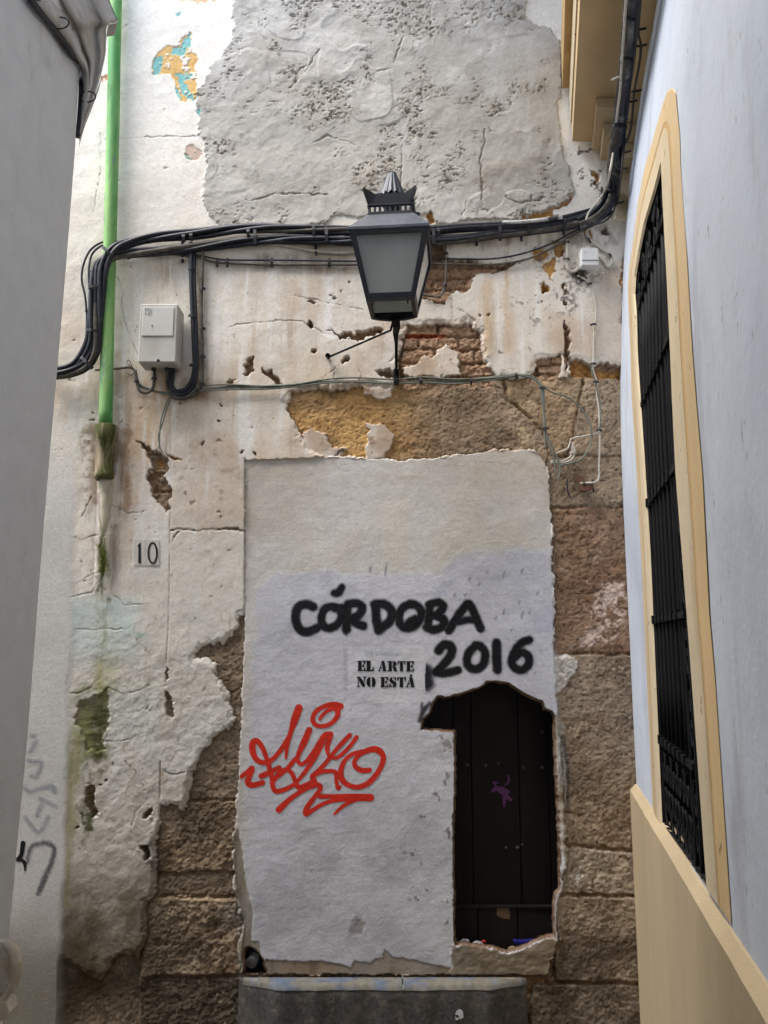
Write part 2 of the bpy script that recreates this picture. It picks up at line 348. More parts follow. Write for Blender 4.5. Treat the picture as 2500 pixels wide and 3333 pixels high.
stone([(468, 2932), (792, 2930), (792, 3178), (455, 3186)], (greystone * .75 + ochre * .22) * .8, .006, 0.015, label='big pale ochre jamb block')
stone([(445, 3192), (812, 3186), (812, 3420), (440, 3420)], darkstone, .0, 0.012, label='dark bottom block of the jamb')
stone([(100, 3100), (452, 3100), (446, 3420), (100, 3420)], darkstone * .5 + brownstone * .4, -.012, 0.008, label='brown base stone under the torn plaster')
# stained, dark under course
# bricks behind the fallen plaster near the lamp
BR = 100; BRICKS = []
brick_a = stone_colour((172, 142, 116), (154, 124, 100), (180, 152, 126), (126, 100, 80))
def bricks(x0, x1, y0, y1, bw=118, bh=40, joint=9, col=brick_a):
    global BR
    w = win(x0, x1, y0, y1)
    X = PX[w] + 3 * wob1[w] + 2 * cr1[w]; Y = PY[w] + 5 * wob2[w] + 2 * cr2[w]
    k = 0; y = y0
    while y < y1:
        off = (k % 2) * bw * .5 - random.uniform(0, 20); x = x0 + off - bw
        while x < x1:
            bx0, bx1 = max(x, x0), min(x + bw - joint, x1)
            if bx1 - bx0 > 30:
                d = np.minimum(np.minimum(X - bx0, bx1 - X), np.minimum(Y - y, y + bh - joint - Y))
                m = ss(d, -3, 3); hh = random.uniform(-.004, .005)
                H[w] = H[w] * (1 - m) + (hh + .006 * n_rough[w] + .003 * n_fine[w]) * m
                t = random.uniform(.8, 1.15); mm = m[..., None] * .85; C[w] = C[w] * (1 - mm) + col[w] * t * mm
                REG[w][d > 0] = BR; BRICKS.append(BR); BR += 1
            x += bw
        y += bh; k += 1
bricks(1372, 1620, 868, 1000, 104, 36, 8)
bricks(1310, 1610, 1050, 1232, 128, 44, 10)
bricks(1720, 1850, 1160, 1232, 90, 30, 8)
bricks(480, 570, 1480, 1670, 90, 60, 8, brownstone)
stain_or_shade([(1318, 1080), (1450, 1080), (1450, 1095), (1318, 1096)], (132, 60, 38), .9, 2, False)
# --- 3 the white plaster coat over it
dirt = ss(n_str + .5 * n_b2, -.1, 1.1)
band = ss(PY, 700, 860) * (1 - ss(PY, 1500, 2000))              # rain-washed, browner zone under the cables
topw = 1 - ss(PY, 500, 1000)  # whiter toward the top: the strong sky light there is painted in
plaster = colour((224, 219, 208), ((244, 238, 226), topw * .95), ((206, 192, 174), ss(n_b2, -.2, .9) * (.55 - .4 * topw)), ((200, 182, 160), band * (.25 + .35 * dirt) * (.6 + .5 * ss(n_b2 + .4 * n_mid, -.3, .8))),
                 ((186, 160, 136), ss(n_big + .4 * n_mid, .3, 1.1) * .45 * ss(PY, 600, 900)), ((164, 142, 120), ss(n_str2 + n_str, .9, 1.7) * .4 * ss(PY, 700, 900)),
                 ((232, 230, 224), ss(-n_str, .35, 1.0) * .7 * ss(PY, 750, 900)), ((226, 204, 162), ss(n_mid + n_b2 * .6, 1.0, 1.6) * .3))
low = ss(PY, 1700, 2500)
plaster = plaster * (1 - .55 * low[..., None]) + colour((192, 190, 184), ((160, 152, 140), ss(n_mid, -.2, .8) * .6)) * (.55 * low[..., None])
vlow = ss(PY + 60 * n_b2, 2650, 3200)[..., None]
plaster = plaster * (1 - vlow) + colour((122, 114, 98), ((92, 82, 66), ss(n_mid, -.3, .8) * .8), ((140, 136, 120), ss(n_hor, .2, 1) * .4)) * vlow  # base dirt, deepened to paint in the dimmer light near the ground
PH = 0.023 + 0.0018 * n_mid + 0.0006 * n_small + 0.004 * n_big
PH += 0.0025 * ss(PY, 1900, 2300) * ss(PX, 215, 300) * (n_small * .45 + n_rough * .3)
P_CAP = [(-800, -600), (3200, -600), (3200, 1232), (2400, 1232)]
plaster_poly = [(-800, -600), (2600, -600), (2600, 1190), (2010, 1182), (1960, 1172), (1930, 1186), (1905, 1180), (1880, 1168), (1860, 1180), (1855, 1230), (1822, 1226), (1828, 1193),
    (1833, 1154), (1805, 1170), (1770, 1163), (1752, 1172), (1738, 1208), (1726, 1224), (1616, 1222), (1592, 1188), (1572, 1169), (1567, 1110), (1567, 1078), (1524, 1048), (1448, 1044),
    (1381, 1053), (1335, 1044), (1330, 1066), (1318, 1082), (1305, 1100), (1300, 1160), (1302, 1228),
    (1273, 1262), (1145, 1262), (1055, 1269), (945, 1281), (938, 1330), (965, 1402), (995, 1447), (1085, 1470), (1145, 1484), (1296, 1492), (1447, 1484), (1597, 1462), (1733, 1454), (1778, 1507),
    (1785, 1580), (1796, 1700), (1802, 1900), (1806, 2100), (1813, 2150), (1816, 2260), (1815, 2330), (1826, 2380), (1832, 2480),
    (1840, 2640), (1846, 2780), (1834, 2900), (1812, 2960), (1815, 3080), (1790, 3175), (780, 3178), (770, 3100), (782, 3000), (762, 2900), (757, 2750), (770, 2600), (785, 2330), (795, 2100), (797, 2000),
    (780, 1999), (772, 2040), (727, 2090), (700, 2095), (659, 2111), (640, 2140), (629, 2149), (660, 2146), (711, 2149), (705, 2203), (749, 2257), (743, 2295), (762, 2317), (754, 2366), (689, 2415),
    (640, 2474), (629, 2534), (608, 2632), (591, 2637), (564, 2621), (521, 2621), (517, 2700), (507, 2850), (500, 2925), (470, 2950), (466, 3060), (450, 3130), (434, 3118), (380, 3107), (336, 3191), (287, 3183), (239, 3150), (171, 3128), (100, 3100), (-800, 3100)]
H_0, C_0, REG_0 = H.copy(), C.copy(), REG.copy()
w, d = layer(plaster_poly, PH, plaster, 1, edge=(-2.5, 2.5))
thin = (1 - ss(d, 2, 20 + 14 * n_small[w])) * (.35 + .65 * ss(n_mid[w] + .5 * n_small[w], -.6, .5)) * (d > -3); H[w] -= .012 * thin
thin = ss(thin, .2, 1) * ss(n_small[w] + n_fine[w], -.2, .6) * .35; C[w] = C[w] * (1 - thin[..., None]) + np.array(lin((170, 150, 126)), np.float32) * thin[..., None]
layer([(1806, 2120), (1850, 2135), (1884, 2158), (1880, 2185), (1855, 2200), (1845, 2235), (1824, 2268), (1808, 2262)], H_0 + .006, colour((206, 200, 190), ((150, 144, 134), ss(n_small, .1, 1) * .8)), 1, edge=(-2, 2))
for isl in ([(1190, 1379), (1251, 1374), (1284, 1417), (1266, 1469), (1240, 1500), (1190, 1500)], [(978, 1412), (1010, 1386), (1055, 1400), (1078, 1447), (1122, 1463), (1055, 1480), (990, 1450)],
            [(1175, 1258), (1270, 1262), (1272, 1290), (1245, 1300), (1180, 1285)],
            [(1453, 1124), (1482, 1146), (1491, 1196), (1495, 1225), (1398, 1226), (1322, 1217), (1318, 1196), (1360, 1175), (1385, 1150), (1406, 1158)],
            ):
    layer(isl, PH - .008, colour((214, 202, 188), ((190, 170, 150), ss(n_mid, 0, .8)), ((150, 120, 96), ss(n_small, .5, 1.2) * .8)), 1, edge=(-2, 2))
def hole(pts, depth=.022, reg=0):
    w, d = layer(pts, H_0, C_0, None, edge=(-1.5, 2.5)); m = d > .5; REG[w][m] = REG_0[w][m]
hole([(1402, 790), (1440, 780), (1462, 835), (1560, 850), (1700, 862), (1650, 880), (1560, 890), (1533, 905), (1520, 945), (1461, 958), (1448, 975), (1372, 966), (1385, 930)])
hole([(445, 1437), (471, 1450), (493, 1466), (543, 1493), (546, 1512), (531, 1541), (548, 1575), (555, 1613), (555, 1657), (539, 1669), (514, 1637), (490, 1613), (486, 1580), (476, 1555), (493, 1512), (486, 1478), (450, 1446)])
hole([(1075, 1070), (1100, 1090), (1130, 1085), (1200, 1070), (1240, 1080), (1232, 1092), (1140, 1098), (1100, 1110)])
hole([(1108, 1175), (1135, 1160), (1140, 1172), (1115, 1190)]); hole([(845, 1190), (880, 1210), (925, 1262), (905, 1256), (860, 1222)])
hole([(800, 1165), (815, 1160), (820, 1200), (790, 1225), (785, 1215)]); hole([(730, 1235), (755, 1228), (745, 1255), (735, 1262)])
hole([(1222, 1203), (1260, 1195), (1300, 1205), (1296, 1228), (1240, 1222)])
hole([(280, 2560), (305, 2552), (312, 2590), (318, 2640), (296, 2660), (282, 2625)]); hole([(462, 2650), (488, 2628), (490, 2650), (468, 2660)]); hole([(536, 2245), (556, 2262), (560, 2310), (548, 2340), (535, 2325)])
hole([(538, 2170), (548, 2185), (538, 2230)]); layer([(255, 2290), (330, 2262), (345, 2240), (352, 2340), (322, 2390), (342, 2440), (280, 2440), (262, 2380), (240, 2340)], PH - .010 + .002 * n_hor, colour((150, 142, 118), ((124, 118, 90), ss(n_small, -.2, .8))), None)
hole([(1838, 1050), (1850, 1060), (1857, 1090), (1857, 1180), (1842, 1220), (1840, 1120)]); hole([(452, 2760), (478, 2755), (492, 2790), (470, 2806)])
for (x, y, r) in [(1012, 982, 9), (1070, 957, 6), (1085, 962, 7), (1135, 912, 5), (1112, 938, 4), (1010, 1055, 14), (1012, 1145, 12), (1780, 925, 12), (1778, 945, 16), (1840, 925, 9), (1970, 752, 17), (1600, 1022, 8),
                  (1565, 1025, 6), (1840, 985, 12), (1640, 862, 8), (585, 1310, 5), (345, 2540, 7), (327, 2555, 6), (240, 2695, 6), (1840, 2310, 0), (300, 1335, 7), (296, 1360, 8), (1760, 985, 6), (650, 1440, 6), (790, 1465, 9), (835, 1465, 7), (715, 1310, 6), (705, 1362, 7)]:
    r *= .8
    if r: hole([(x + r * math.cos(a) * random.uniform(.7, 1.2), y + .8 * r * math.sin(a) * random.uniform(.7, 1.2)) for a in [k * math.pi / 4 for k in range(8)]])
# step of the pilaster left of the door panel, joint lines
crack([(797, 1490), (797, 1750), (795, 2000), (786, 2330), (770, 2600)], 1.6, .010, amt=.7, ragged=False)
crack([(555, 1500), (552, 1740), (548, 2000), (540, 2160)], 1.2, .004, (130, 112, 94), amt=.5, ragged=False)
crack([(520, 2480), (516, 2700)], 1.5, .006, (110, 96, 80), amt=.6, ragged=False)
crack([(555, 1725), (590, 1722), (625, 1730), (690, 1722), (740, 1722), (775, 1722), (800, 1732)], 2.6, .014, (60, 48, 38)); crack([(590, 1727), (570, 1745), (560, 1765)], 1.6, .01)
crack([(800, 1495), (950, 1500), (1250, 1490)], 1.2, .005, (120, 104, 86), amt=.5)
for p in ([(340, 450), (480, 445), (560, 440), (640, 440)], [(330, 430), (325, 560), (310, 640), (300, 700)], [(380, 900), (400, 950), (395, 1000), (420, 1100), (460, 1180)], [(740, 1060), (900, 1040), (980, 1045), (1040, 1072), (1100, 1100)],
          [(960, 960), (1100, 990), (1180, 1010)], [(1060, 1225), (1090, 1200), (1085, 1235), (1140, 1232)], [(1500, 1005), (1545, 1040)], [(1270, 1175), (1290, 1155), (1330, 1140)], [(1170, 1200), (1180, 1215), (1172, 1235)],
          [(330, 1740), (260, 1760), (230, 1745)], [(260, 1895), (300, 1870), (340, 1855)], [(370, 1940), (400, 1975), (440, 1970), (460, 1966)], [(250, 2052), (300, 2050), (400, 2048)], [(345, 2240), (400, 2260), (460, 2245), (480, 2230)],
          [(330, 2410), (400, 2415), (440, 2400)], [(180, 2255), (250, 2258), (300, 2240)], [(525, 2505), (560, 2518), (640, 2512)], [(400, 2480), (440, 2510), (470, 2570)], [(480, 2600), (440, 2640), (430, 2690)],
          [(1375, 2490), (1372, 2600), (1322, 2700)], [(1320, 2520), (1322, 2600)], [(1360, 2980), (1375, 3020), (1400, 3060)], [(1395, 2950), (1385, 3030)], [(410, 1380), (430, 1420), (400, 1470)], [(340, 1420), (380, 1415), (440, 1430)],
          [(360, 1640), (420, 1670), (470, 1660), (450, 1690)], [(230, 1940), (300, 1930), (330, 1880)], [(265, 1680), (300, 1610), (330, 1590)]):
    crack(p, 1.0, .005, (110, 94, 78), amt=.55)
pk = ss(n_small + .8 * n_fine + .6 * n_mid, -.35, .55)
stain_or_shade([(1905, 2010), (1940, 1950), (1975, 1890), (2035, 1890), (2050, 1980), (2030, 2060), (1960, 2095), (1900, 2110), (1880, 2070)], (206, 184, 168), pk * .95, 12)
stain_or_shade([(1840, 2110), (1870, 2100), (1885, 2160), (1850, 2230), (1836, 2200)], (190, 184, 174), pk, 6)
stain_or_shade([(1852, 2810), (1880, 2780), (1910, 2830), (1890, 2890), (1858, 2880)], (204, 200, 192), pk, 6); stain_or_shade([(1905, 2800), (2070, 2790), (2080, 2900), (1960, 2905), (1910, 2890)], (190, 176, 156), pk * .8, 12)
stain_or_shade([(1850, 2960), (2060, 2960), (2080, 3060), (1990, 3030), (1900, 3020)], (176, 162, 144), pk * .6, 20); stain_or_shade([(1680, 1270), (1740, 1260), (1760, 1300), (1700, 1330)], (206, 188, 156), pk * .7, 14); stain_or_shade([(1690, 1380), (1745, 1370), (1750, 1440), (1700, 1450)], (196, 176, 140), pk * .6, 14)
stain_or_shade([(2010, 1240), (2060, 1240), (2060, 1420), (2010, 1400)], (190, 172, 146), pk * .5, 14); stain_or_shade([(1900, 2160), (2050, 2160), (2060, 2740), (1900, 2740)], (168, 152, 130), ss(n_fine + n_small, .5, 1.2) * .6, 20)
stain_or_shade([(1780, 3080), (1850, 3080), (1860, 3333), (1790, 3333)], (70, 54, 42), pk * .8, 16); stain_or_shade([(1850, 3060), (2100, 3060), (2100, 3180), (1850, 3190)], (96, 84, 72), pk * .6, 26)
stain_or_shade([(480, 2940), (770, 2935), (770, 3010), (600, 3040), (500, 3000)], (186, 170, 142), pk * .55, 22); stain_or_shade([(680, 3000), (780, 2990), (780, 3190), (650, 3180)], (84, 66, 50), pk * .7, 20)
# --- 4 grey cement render patch, pitted and lumpy
grey_poly = [(762, -600), (762, 0), (759, 65), (751, 130), (722, 157), (700, 206), (673, 255), (632, 309), (651, 353), (643, 418), (667, 467), (675, 521), (665, 597), (659, 651), (660, 666), (698, 722), (720, 742),
    (770, 744), (845, 722), (900, 728), (980, 732), (1048, 732), (1081, 704), (1170, 706), (1240, 700), (1372, 702), (1389, 694), (1427, 726), (1500, 722), (1596, 716), (1688, 713), (1707, 692), (1770, 687), (1833, 663), (1857, 629),
    (1859, 590), (1850, 540), (1833, 515), (1828, 434), (1817, 347), (1830, 250), (1822, 136), (1790, 98), (1736, 70), (1714, 43), (1717, 0), (1717, -600)]
lump = clump * (.35 + .65 * ss(n_small, -.2, .8))
GH = 0.032 + 0.004 * n_mid + 0.001 * n_small - 0.010 * ss(n_gpit, .35, .9) * clump - 0.005 * ss(n_rock, .35, 1.2) * lump + 0.0025 * n_fine * lump
terr = fbm(0.42, 3, seed=34); GH += 0.0035 * ss(terr, 0.1, 0.2) * ss(n_b2, 0, .5) + 0.003 * ss(terr, .62, .70)
greyc = colour((184, 180, 170), ((200, 197, 189), ss(n_b2, -.1, .9) * .8), ((166, 158, 143), ss(n_big + .5 * n_mid, 0, 1.2) * .6), ((140, 130, 114), lump * .45), ((112, 102, 88), ss(n_gpit, .3, .9) * clump * .5),
               ((214, 211, 203), ss(n_mid, .5, 1.1) * .5))
layer(grey_poly, GH, greyc, 2, edge=(-2.5, 2.5))
for p in ([(945, 285), (985, 240), (1010, 205), (1040, 160)], [(958, 270), (975, 225), (995, 215)], [(1285, 205), (1300, 160), (1310, 120)], [(825, 650), (900, 632), (985, 628), (1065, 632)], [(1300, 600), (1305, 520), (1308, 480)],
          [(1225, 232), (1245, 222), (1272, 222)], [(1020, 465), (1060, 440), (1160, 470)], [(1580, 420), (1560, 520), (1570, 600), (1565, 680)], [(1500, 700), (1515, 680), (1520, 655)], [(1640, 640), (1690, 660), (1760, 650)], [(1540, 690), (1555, 700), (1560, 670)]):
    crack(p, 1.6, .009, (128, 118, 102), amt=.5)
stain_or_shade([(1560, 520), (1760, 500), (1850, 560), (1840, 660), (1680, 700), (1500, 700)], (150, 140, 126), ss(n_mid + n_small * .6, -.2, .9) * .6, 40); stain_or_shade([(1000, 400), (1200, 380), (1250, 520), (1050, 600)], (156, 146, 130), ss(n_mid + n_small * .6, -.2, .9) * .4, 60)
# ochre and turquoise layers of older paint, upper left
def flake(pts, col, dh=-.003): layer(pts, H + dh, colour(col, ((col[0] - 14, col[1] - 14, col[2] - 14), ss(n_small, 0, 1))), None, edge=(-1.5, 1.5), mask=(n_small + n_fine * .8 + .85) * 12)
flake([(497, 200), (512, 165), (540, 145), (575, 140), (605, 95), (618, 90), (615, 150), (640, 190), (640, 250), (650, 290), (632, 325), (585, 332), (570, 300), (556, 235), (520, 236), (500, 228)], (226, 186, 122))
for t in ([(502, 185), (522, 175), (535, 205), (518, 232), (502, 226)], [(545, 165), (590, 135), (612, 88), (615, 140), (598, 180), (560, 172)], [(575, 240), (620, 225), (636, 248), (600, 262), (612, 290), (636, 322), (605, 325), (580, 285)], [(566, 285), (578, 300), (582, 325), (570, 318)], [(575, 38), (600, 28), (592, 44), (580, 48)]):
    flake(t, (140, 196, 190), -.001)
flake([(598, 505), (606, 478), (622, 474), (640, 480), (660, 500), (650, 520), (612, 525), (616, 500)], (214, 190, 172)); flake([(598, 495), (612, 500), (615, 525), (600, 520)], (150, 176, 160)); flake([(640, 352), (650, 345), (655, 372), (645, 376)], (130, 184, 180))
flake([(318, 245), (345, 240), (345, 258), (330, 268)], (224, 150, 120)); flake([(590, 0), (720, -10), (700, 8), (600, 6)], (230, 196, 160))
# ochre flakes right of the lamp
och = colour((196, 152, 92), ((160, 118, 70), ss(n_small, -.2, .8)), ((120, 86, 56), ss(n_rough, .4, 1.1)))
for t in ([(1715, 692), (1775, 687), (1835, 660), (1857, 632), (1845, 668), (1800, 684), (1830, 710), (1815, 722), (1790, 700), (1760, 712), (1712, 716)], [(1775, 850), (1810, 840), (1815, 870), (1800, 900), (1810, 912), (1800, 905), (1780, 880)],
          [(1798, 782), (1838, 778), (1840, 840), (1822, 842), (1806, 815)], [(1762, 930), (1778, 915), (1798, 930), (1800, 945), (1785, 958), (1775, 950)], [(1832, 918), (1845, 916), (1846, 955), (1836, 958)], [(1740, 812), (1770, 805), (1790, 830), (1770, 840), (1745, 835)],
          [(1700, 700), (1712, 692), (1712, 712), (1698, 712)], [(1858, 1190), (1885, 1172), (1925, 1192), (2000, 1200), (2030, 1180), (2030, 1225), (1858, 1224)], [(1930, 560), (1955, 565), (1950, 600), (1940, 595)], [(2030, 800), (2040, 1000), (2028, 1100), (2026, 900)], [(1898, 742), (1925, 744), (1920, 775), (1905, 778)],
          [(595, 1500), (560, 1500), (545, 1480)], [(503, 1500), (515, 1485), (520, 1510), (508, 1525)], [(1392, 702), (1405, 690), (1425, 722), (1410, 732), (1395, 720)]):
    layer(t, H - .012 + .003 * n_fine, och, None, edge=(-1.5, 2))
# lichen and mould, right; speckled area under the balcony
mould = ss(n_fine + .9 * n_small, .25, 1.0)
stain_or_shade([(1850, 470), (1990, 470), (2000, 700), (1930, 640), (1870, 600)], (92, 82, 74), mould * .95, 22)
stain_or_shade([(1660, 960), (1720, 940), (1790, 960), (1860, 900), (1880, 1000), (1850, 1040), (1780, 1010), (1740, 1070), (1690, 1030)], (118, 108, 100), mould * .9, 20)
stain_or_shade([(1700, 800), (1900, 800), (1990, 900), (1900, 960), (1780, 900)], (130, 118, 106), mould * .7, 40)
stain_or_shade([(1850, 740), (2020, 720), (2020, 900), (1960, 860), (1850, 880)], (146, 134, 122), ss(n_small, -.2, .8) * .6, 30)
stain_or_shade([(1560, 930), (1590, 900), (1600, 1000), (1590, 1160), (1572, 1150), (1558, 1010)], (202, 172, 134), .5 + .4 * n_str, 12); stain_or_shade([(1640, 880), (1655, 880), (1660, 1150), (1640, 1150)], (206, 182, 150), .5 + .4 * n_str, 14)
for (a, b, c, d, col, am) in [(700, 870, 1130, 900, (206, 196, 182), .5), (720, 900, 745, 1180, (236, 233, 226), .6), (1055, 890, 1085, 1110, (236, 233, 228), .8), (870, 880, 905, 1000, (232, 228, 220), .6), (640, 880, 660, 1200, (150, 126, 104), .5), (380, 1190, 420, 1600, (168, 146, 122), .6), (430, 1230, 560, 1500, (196, 166, 134), .55),
                              (290, 1390, 330, 1640, (140, 122, 102), .5), (400, 1400, 420, 1650, (164, 138, 112), .5), (590, 1230, 720, 1300, (150, 124, 100), .5), (500, 1200, 560, 1300, (190, 150, 110), .4), (820, 820, 1130, 880, (150, 136, 120), .5), (1400, 750, 1900, 800, (150, 138, 122), .55), (1250, 1080, 1290, 1200, (226, 220, 212), .5)]:
    stain_or_shade([(a, b), (c, b), (c, d), (a, d)], col, np.clip(am + .5 * n_str, 0, 1), 14)
# green growth running down under the pipe
stain_or_shade([(322, 1430), (372, 1430), (366, 1600), (350, 1750), (345, 1960), (325, 1960), (316, 1700)], (88, 98, 50), ss(n_str2 + .3, -.3, 1) * .85, 14)
stain_or_shade([(312, 1950), (372, 1950), (380, 2260), (310, 2260)], (168, 168, 112), .55 + .2 * n_str, 26)
stain_or_shade([(262, 2300), (345, 2280), (340, 2350), (330, 2400), (335, 2430), (310, 2480), (270, 2420)], (84, 88, 54), .6 + .35 * n_small, 16)
stain_or_shade([(228, 2380), (262, 2400), (250, 2600), (235, 2780), (215, 2900), (200, 3000), (216, 2700)], (150, 146, 96), .6 + .3 * n_str, 16)
stain_or_shade([(255, 2630), (300, 2640), (290, 2700), (262, 2690)], (66, 62, 44), mould, 14)
stain_or_shade([(200, 1960), (420, 1940), (400, 2090), (240, 2110)], (196, 212, 208), .5 + .4 * n_mid, 26); stain_or_shade([(340, 1960), (440, 1950), (430, 2060), (360, 2040)], (200, 216, 212), .5, 20); stain_or_shade([(430, 2050), (465, 2060), (470, 2075), (435, 2072)], (130, 176, 150), .6, 6); stain_or_shade([(230, 1945), (255, 1940), (250, 1955)], (130, 186, 170), .6, 6)
stain_or_shade([(270, 1400), (330, 1390), (330, 1500), (280, 1560), (285, 1460)], (150, 128, 106), ss(n_small + n_mid, -.1, 1) * .8, 22)
crack([(338, 1590, 2), (342, 1640, 3.5), (355, 1670, 2), (340, 1720, 3), (330, 1790, 3), (340, 1840, 3), (330, 1900, 4), (322, 1935, 2)], 2, .008, (70, 74, 40), amt=.7)
stain_or_shade([(255, 1385), (300, 1375), (312, 1560), (285, 1700), (262, 1500)], (138, 122, 98), pk * .75, 26); stain_or_shade([(372, 1380), (420, 1400), (412, 1560), (385, 1700), (368, 1560)], (140, 118, 92), ss(n_str2 + n_small * .5, -.3, .8) * .75, 18)
stain_or_shade([(306, 1600), (330, 1600), (326, 1800), (306, 1820)], (132, 122, 116), .45, 10); stain_or_shade([(360, 1700), (390, 1700), (384, 1960), (362, 1940)], (140, 128, 120), .45, 10)
stain_or_shade([(318, 1780), (348, 1780), (344, 1900), (338, 2000), (322, 2000)], (104, 106, 40), ss(n_small + n_str, -.5, .6) * .9, 8); stain_or_shade([(312, 2080), (352, 2080), (348, 2290), (306, 2290)], (150, 146, 76), .5 + .3 * n_str, 20)
stain_or_shade([(205, 1960), (455, 1950), (450, 2140), (210, 2160)], (194, 208, 206), .4 + .3 * n_mid, 40); stain_or_shade([(350, 2240), (520, 2230), (500, 2420), (350, 2420)], (198, 206, 198), .45, 30)
stain_or_shade([(262, 2440), (330, 2440), (318, 2560), (290, 2560)], (112, 112, 80), pk * .7, 14); stain_or_shade([(205, 2440), (250, 2440), (238, 2740), (214, 2960), (196, 2960)], (140, 132, 88), .55 + .35 * n_str, 16)
stain_or_shade([(250, 2640), (300, 2640), (296, 2700), (262, 2706)], (64, 62, 46), pk, 8); stain_or_shade([(462, 2740), (500, 2740), (502, 2830), (470, 2810)], (76, 74, 72), pk * .8, 8); stain_or_shade([(520, 2500), (545, 2505), (548, 2640), (520, 2650)], (150, 122, 96), pk * .7, 8)
stain_or_shade([(180, 2890), (460, 2900), (470, 3120), (180, 3120)], (104, 98, 78), ss(n_mid + n_small * .4, -.3, .7) * .75, 60); stain_or_shade([(190, 2980), (330, 3020), (340, 3333), (160, 3333)], (70, 58, 40), .5 + .3 * n_mid, 50)
stain_or_shade([(80, 2900), (200, 2860), (180, 3333), (60, 3333)], (112, 110, 104), .6 + .2 * n_mid, 60); stain_or_shade([(560, 1470), (700, 1400), (790, 1460), (700, 1560), (600, 1600)], (172, 158, 140), ss(n_small + n_mid, 0, 1) * .5, 30)
stain_or_shade([(700, 1520), (790, 1510), (790, 1640), (720, 1620)], (150, 134, 112), ss(n_small + n_mid, 0, 1) * .6, 22); stain_or_shade([(560, 1760), (780, 1760), (780, 2000), (560, 2040)], (170, 156, 138), ss(n_b2 + n_small * .5, -.2, .9) * .55, 40)
for _ in range(150):
    x_, y_ = random.uniform(240, 780), random.uniform(1280, 2900); q_ = random.uniform(2, 7)
    stain_or_shade([(x_ - q_, y_), (x_, y_ - q_), (x_ + q_, y_), (x_, y_ + q_ * 1.3)], random.choice([(112, 98, 80), (140, 120, 98), (90, 80, 66)]), random.uniform(.3, .8), 2)
for _ in range(160):
    x_, y_ = random.uniform(420, 2000), random.uniform(770, 1230); q_ = random.uniform(1.5, 5)
    stain_or_shade([(x_ - q_, y_), (x_, y_ - q_), (x_ + q_, y_), (x_, y_ + q_ * 1.5)], random.choice([(126, 104, 82), (150, 128, 104), (100, 84, 68), (232, 228, 220)]), random.uniform(.3, .8) * (0 if 1130 < x_ < 1400 else 1), 2)
stain_or_shade([(240, 2230), (372, 2220), (366, 2460), (320, 2560), (230, 2500)], (132, 134, 92), ss(n_small + n_mid, -.3, .8) * .7, 26)
stain_or_shade([(300, 2250), (340, 2250), (345, 2420), (322, 2520), (290, 2400)], (66, 70, 42), ss(n_small + n_str, -.4, .7) * .8, 14); stain_or_shade([(262, 2500), (300, 2480), (306, 2760), (280, 2980), (256, 2900)], (104, 104, 74), ss(n_small + n_str, -.2, .9) * .6, 18)
stain_or_shade([(335, 1440), (365, 1440), (352, 1960), (326, 1960)], (78, 82, 44), ss(n_str2 + n_small * .5, -.2, .8) * .7, 8); stain_or_shade([(322, 1950), (348, 1950), (350, 2260), (318, 2260)], (126, 124, 60), ss(n_str2 + n_small * .5, -.4, .8) * .55, 12)
stain_or_shade([(500, 2760), (790, 2760), (790, 3333), (450, 3333)], (84, 72, 58), ss(n_mid + n_b2 * .6, -.2, .8) * .5, 60); stain_or_shade([(1800, 3040), (2140, 3040), (2140, 3400), (1780, 3400)], (92, 82, 70), ss(n_mid + n_b2 * .5, -.4, .8) * .5, 60)  # dirt at the foot of the stones, with the light's falloff painted in
# ridge of the buried lower pipe
w = win(300, 400, 1560, 1980); X = PX[w] + 3 * wob1[w]; cxp = 348 - (PY[w] - 1560) * .035
rr = np.clip(1 - ((X - cxp) / 30) ** 2, 0, 1) ** .5 * (1 - ss(PY[w], 1760, 1960)) * ss(PY[w], 1540, 1570); H[w] += .028 * rr
# smooth repainted strip at the far left, below
sm = ss(-(PX - (232 - (PY - 2000) * .03 + 6 * wob1)), -14, 14) * ss(PY, 1250, 1750)
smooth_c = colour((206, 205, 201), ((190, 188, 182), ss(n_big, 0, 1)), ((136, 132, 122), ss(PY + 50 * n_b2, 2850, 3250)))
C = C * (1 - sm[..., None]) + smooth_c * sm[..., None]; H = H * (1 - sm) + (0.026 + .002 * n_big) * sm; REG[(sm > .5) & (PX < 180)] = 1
# --- 5 the walled-up doorway panel
panel = [(799, 1498), (900, 1494), (1085, 1486), (1296, 1496), (1447, 1487), (1597, 1466), (1722, 1460), (1755, 1480), (1778, 1507), (1792, 1600), (1797, 1700), (1800, 1900), (1804, 2100), (1812, 2250), (1820, 2340), (1822, 2420), (1830, 2640), (1836, 2800), (1832, 2896), (1815, 2950), (1814, 3060), (1780, 3178),
    (792, 3178), (786, 3100), (796, 3000), (772, 2930), (758, 2750), (770, 2600), (784, 2330), (796, 2000)]
pcol = colour((205, 202, 197), ((208, 202, 188), ss(n_b2 + .3, 0, 1) * .5), ((188, 176, 160), ss(n_big, .1, 1) * .5), ((216, 212, 206), ss(n_mid, .2, 1) * .5))
n_brush = fbm(0.10, 4, sz=0.018, seed=40, gain=.7)
PAN = 0.015 + .0016 * n_b2 + .0002 * n_brush + .0006 * n_small + .0008 * n_mid
layer(panel, PAN, pcol, 3, edge=(-2, 2), ragged='some')
fresh = [(828, 3180), (818, 3060), (826, 2980), (800, 2900), (800, 2700), (805, 2500), (812, 2200), (830, 2020), (838, 1930), (875, 1880), (900, 1866), (960, 1870), (1010, 1866), (1085, 1856), (1130, 1870), (1260, 1862), (1350, 1862), (1440, 1872), (1500, 1800), (1560, 1790), (1640, 1798), (1700, 1780), (1790, 1790), (1800, 1900), (1806, 2100), (1820, 2330), (1850, 2900), (1850, 3180)]
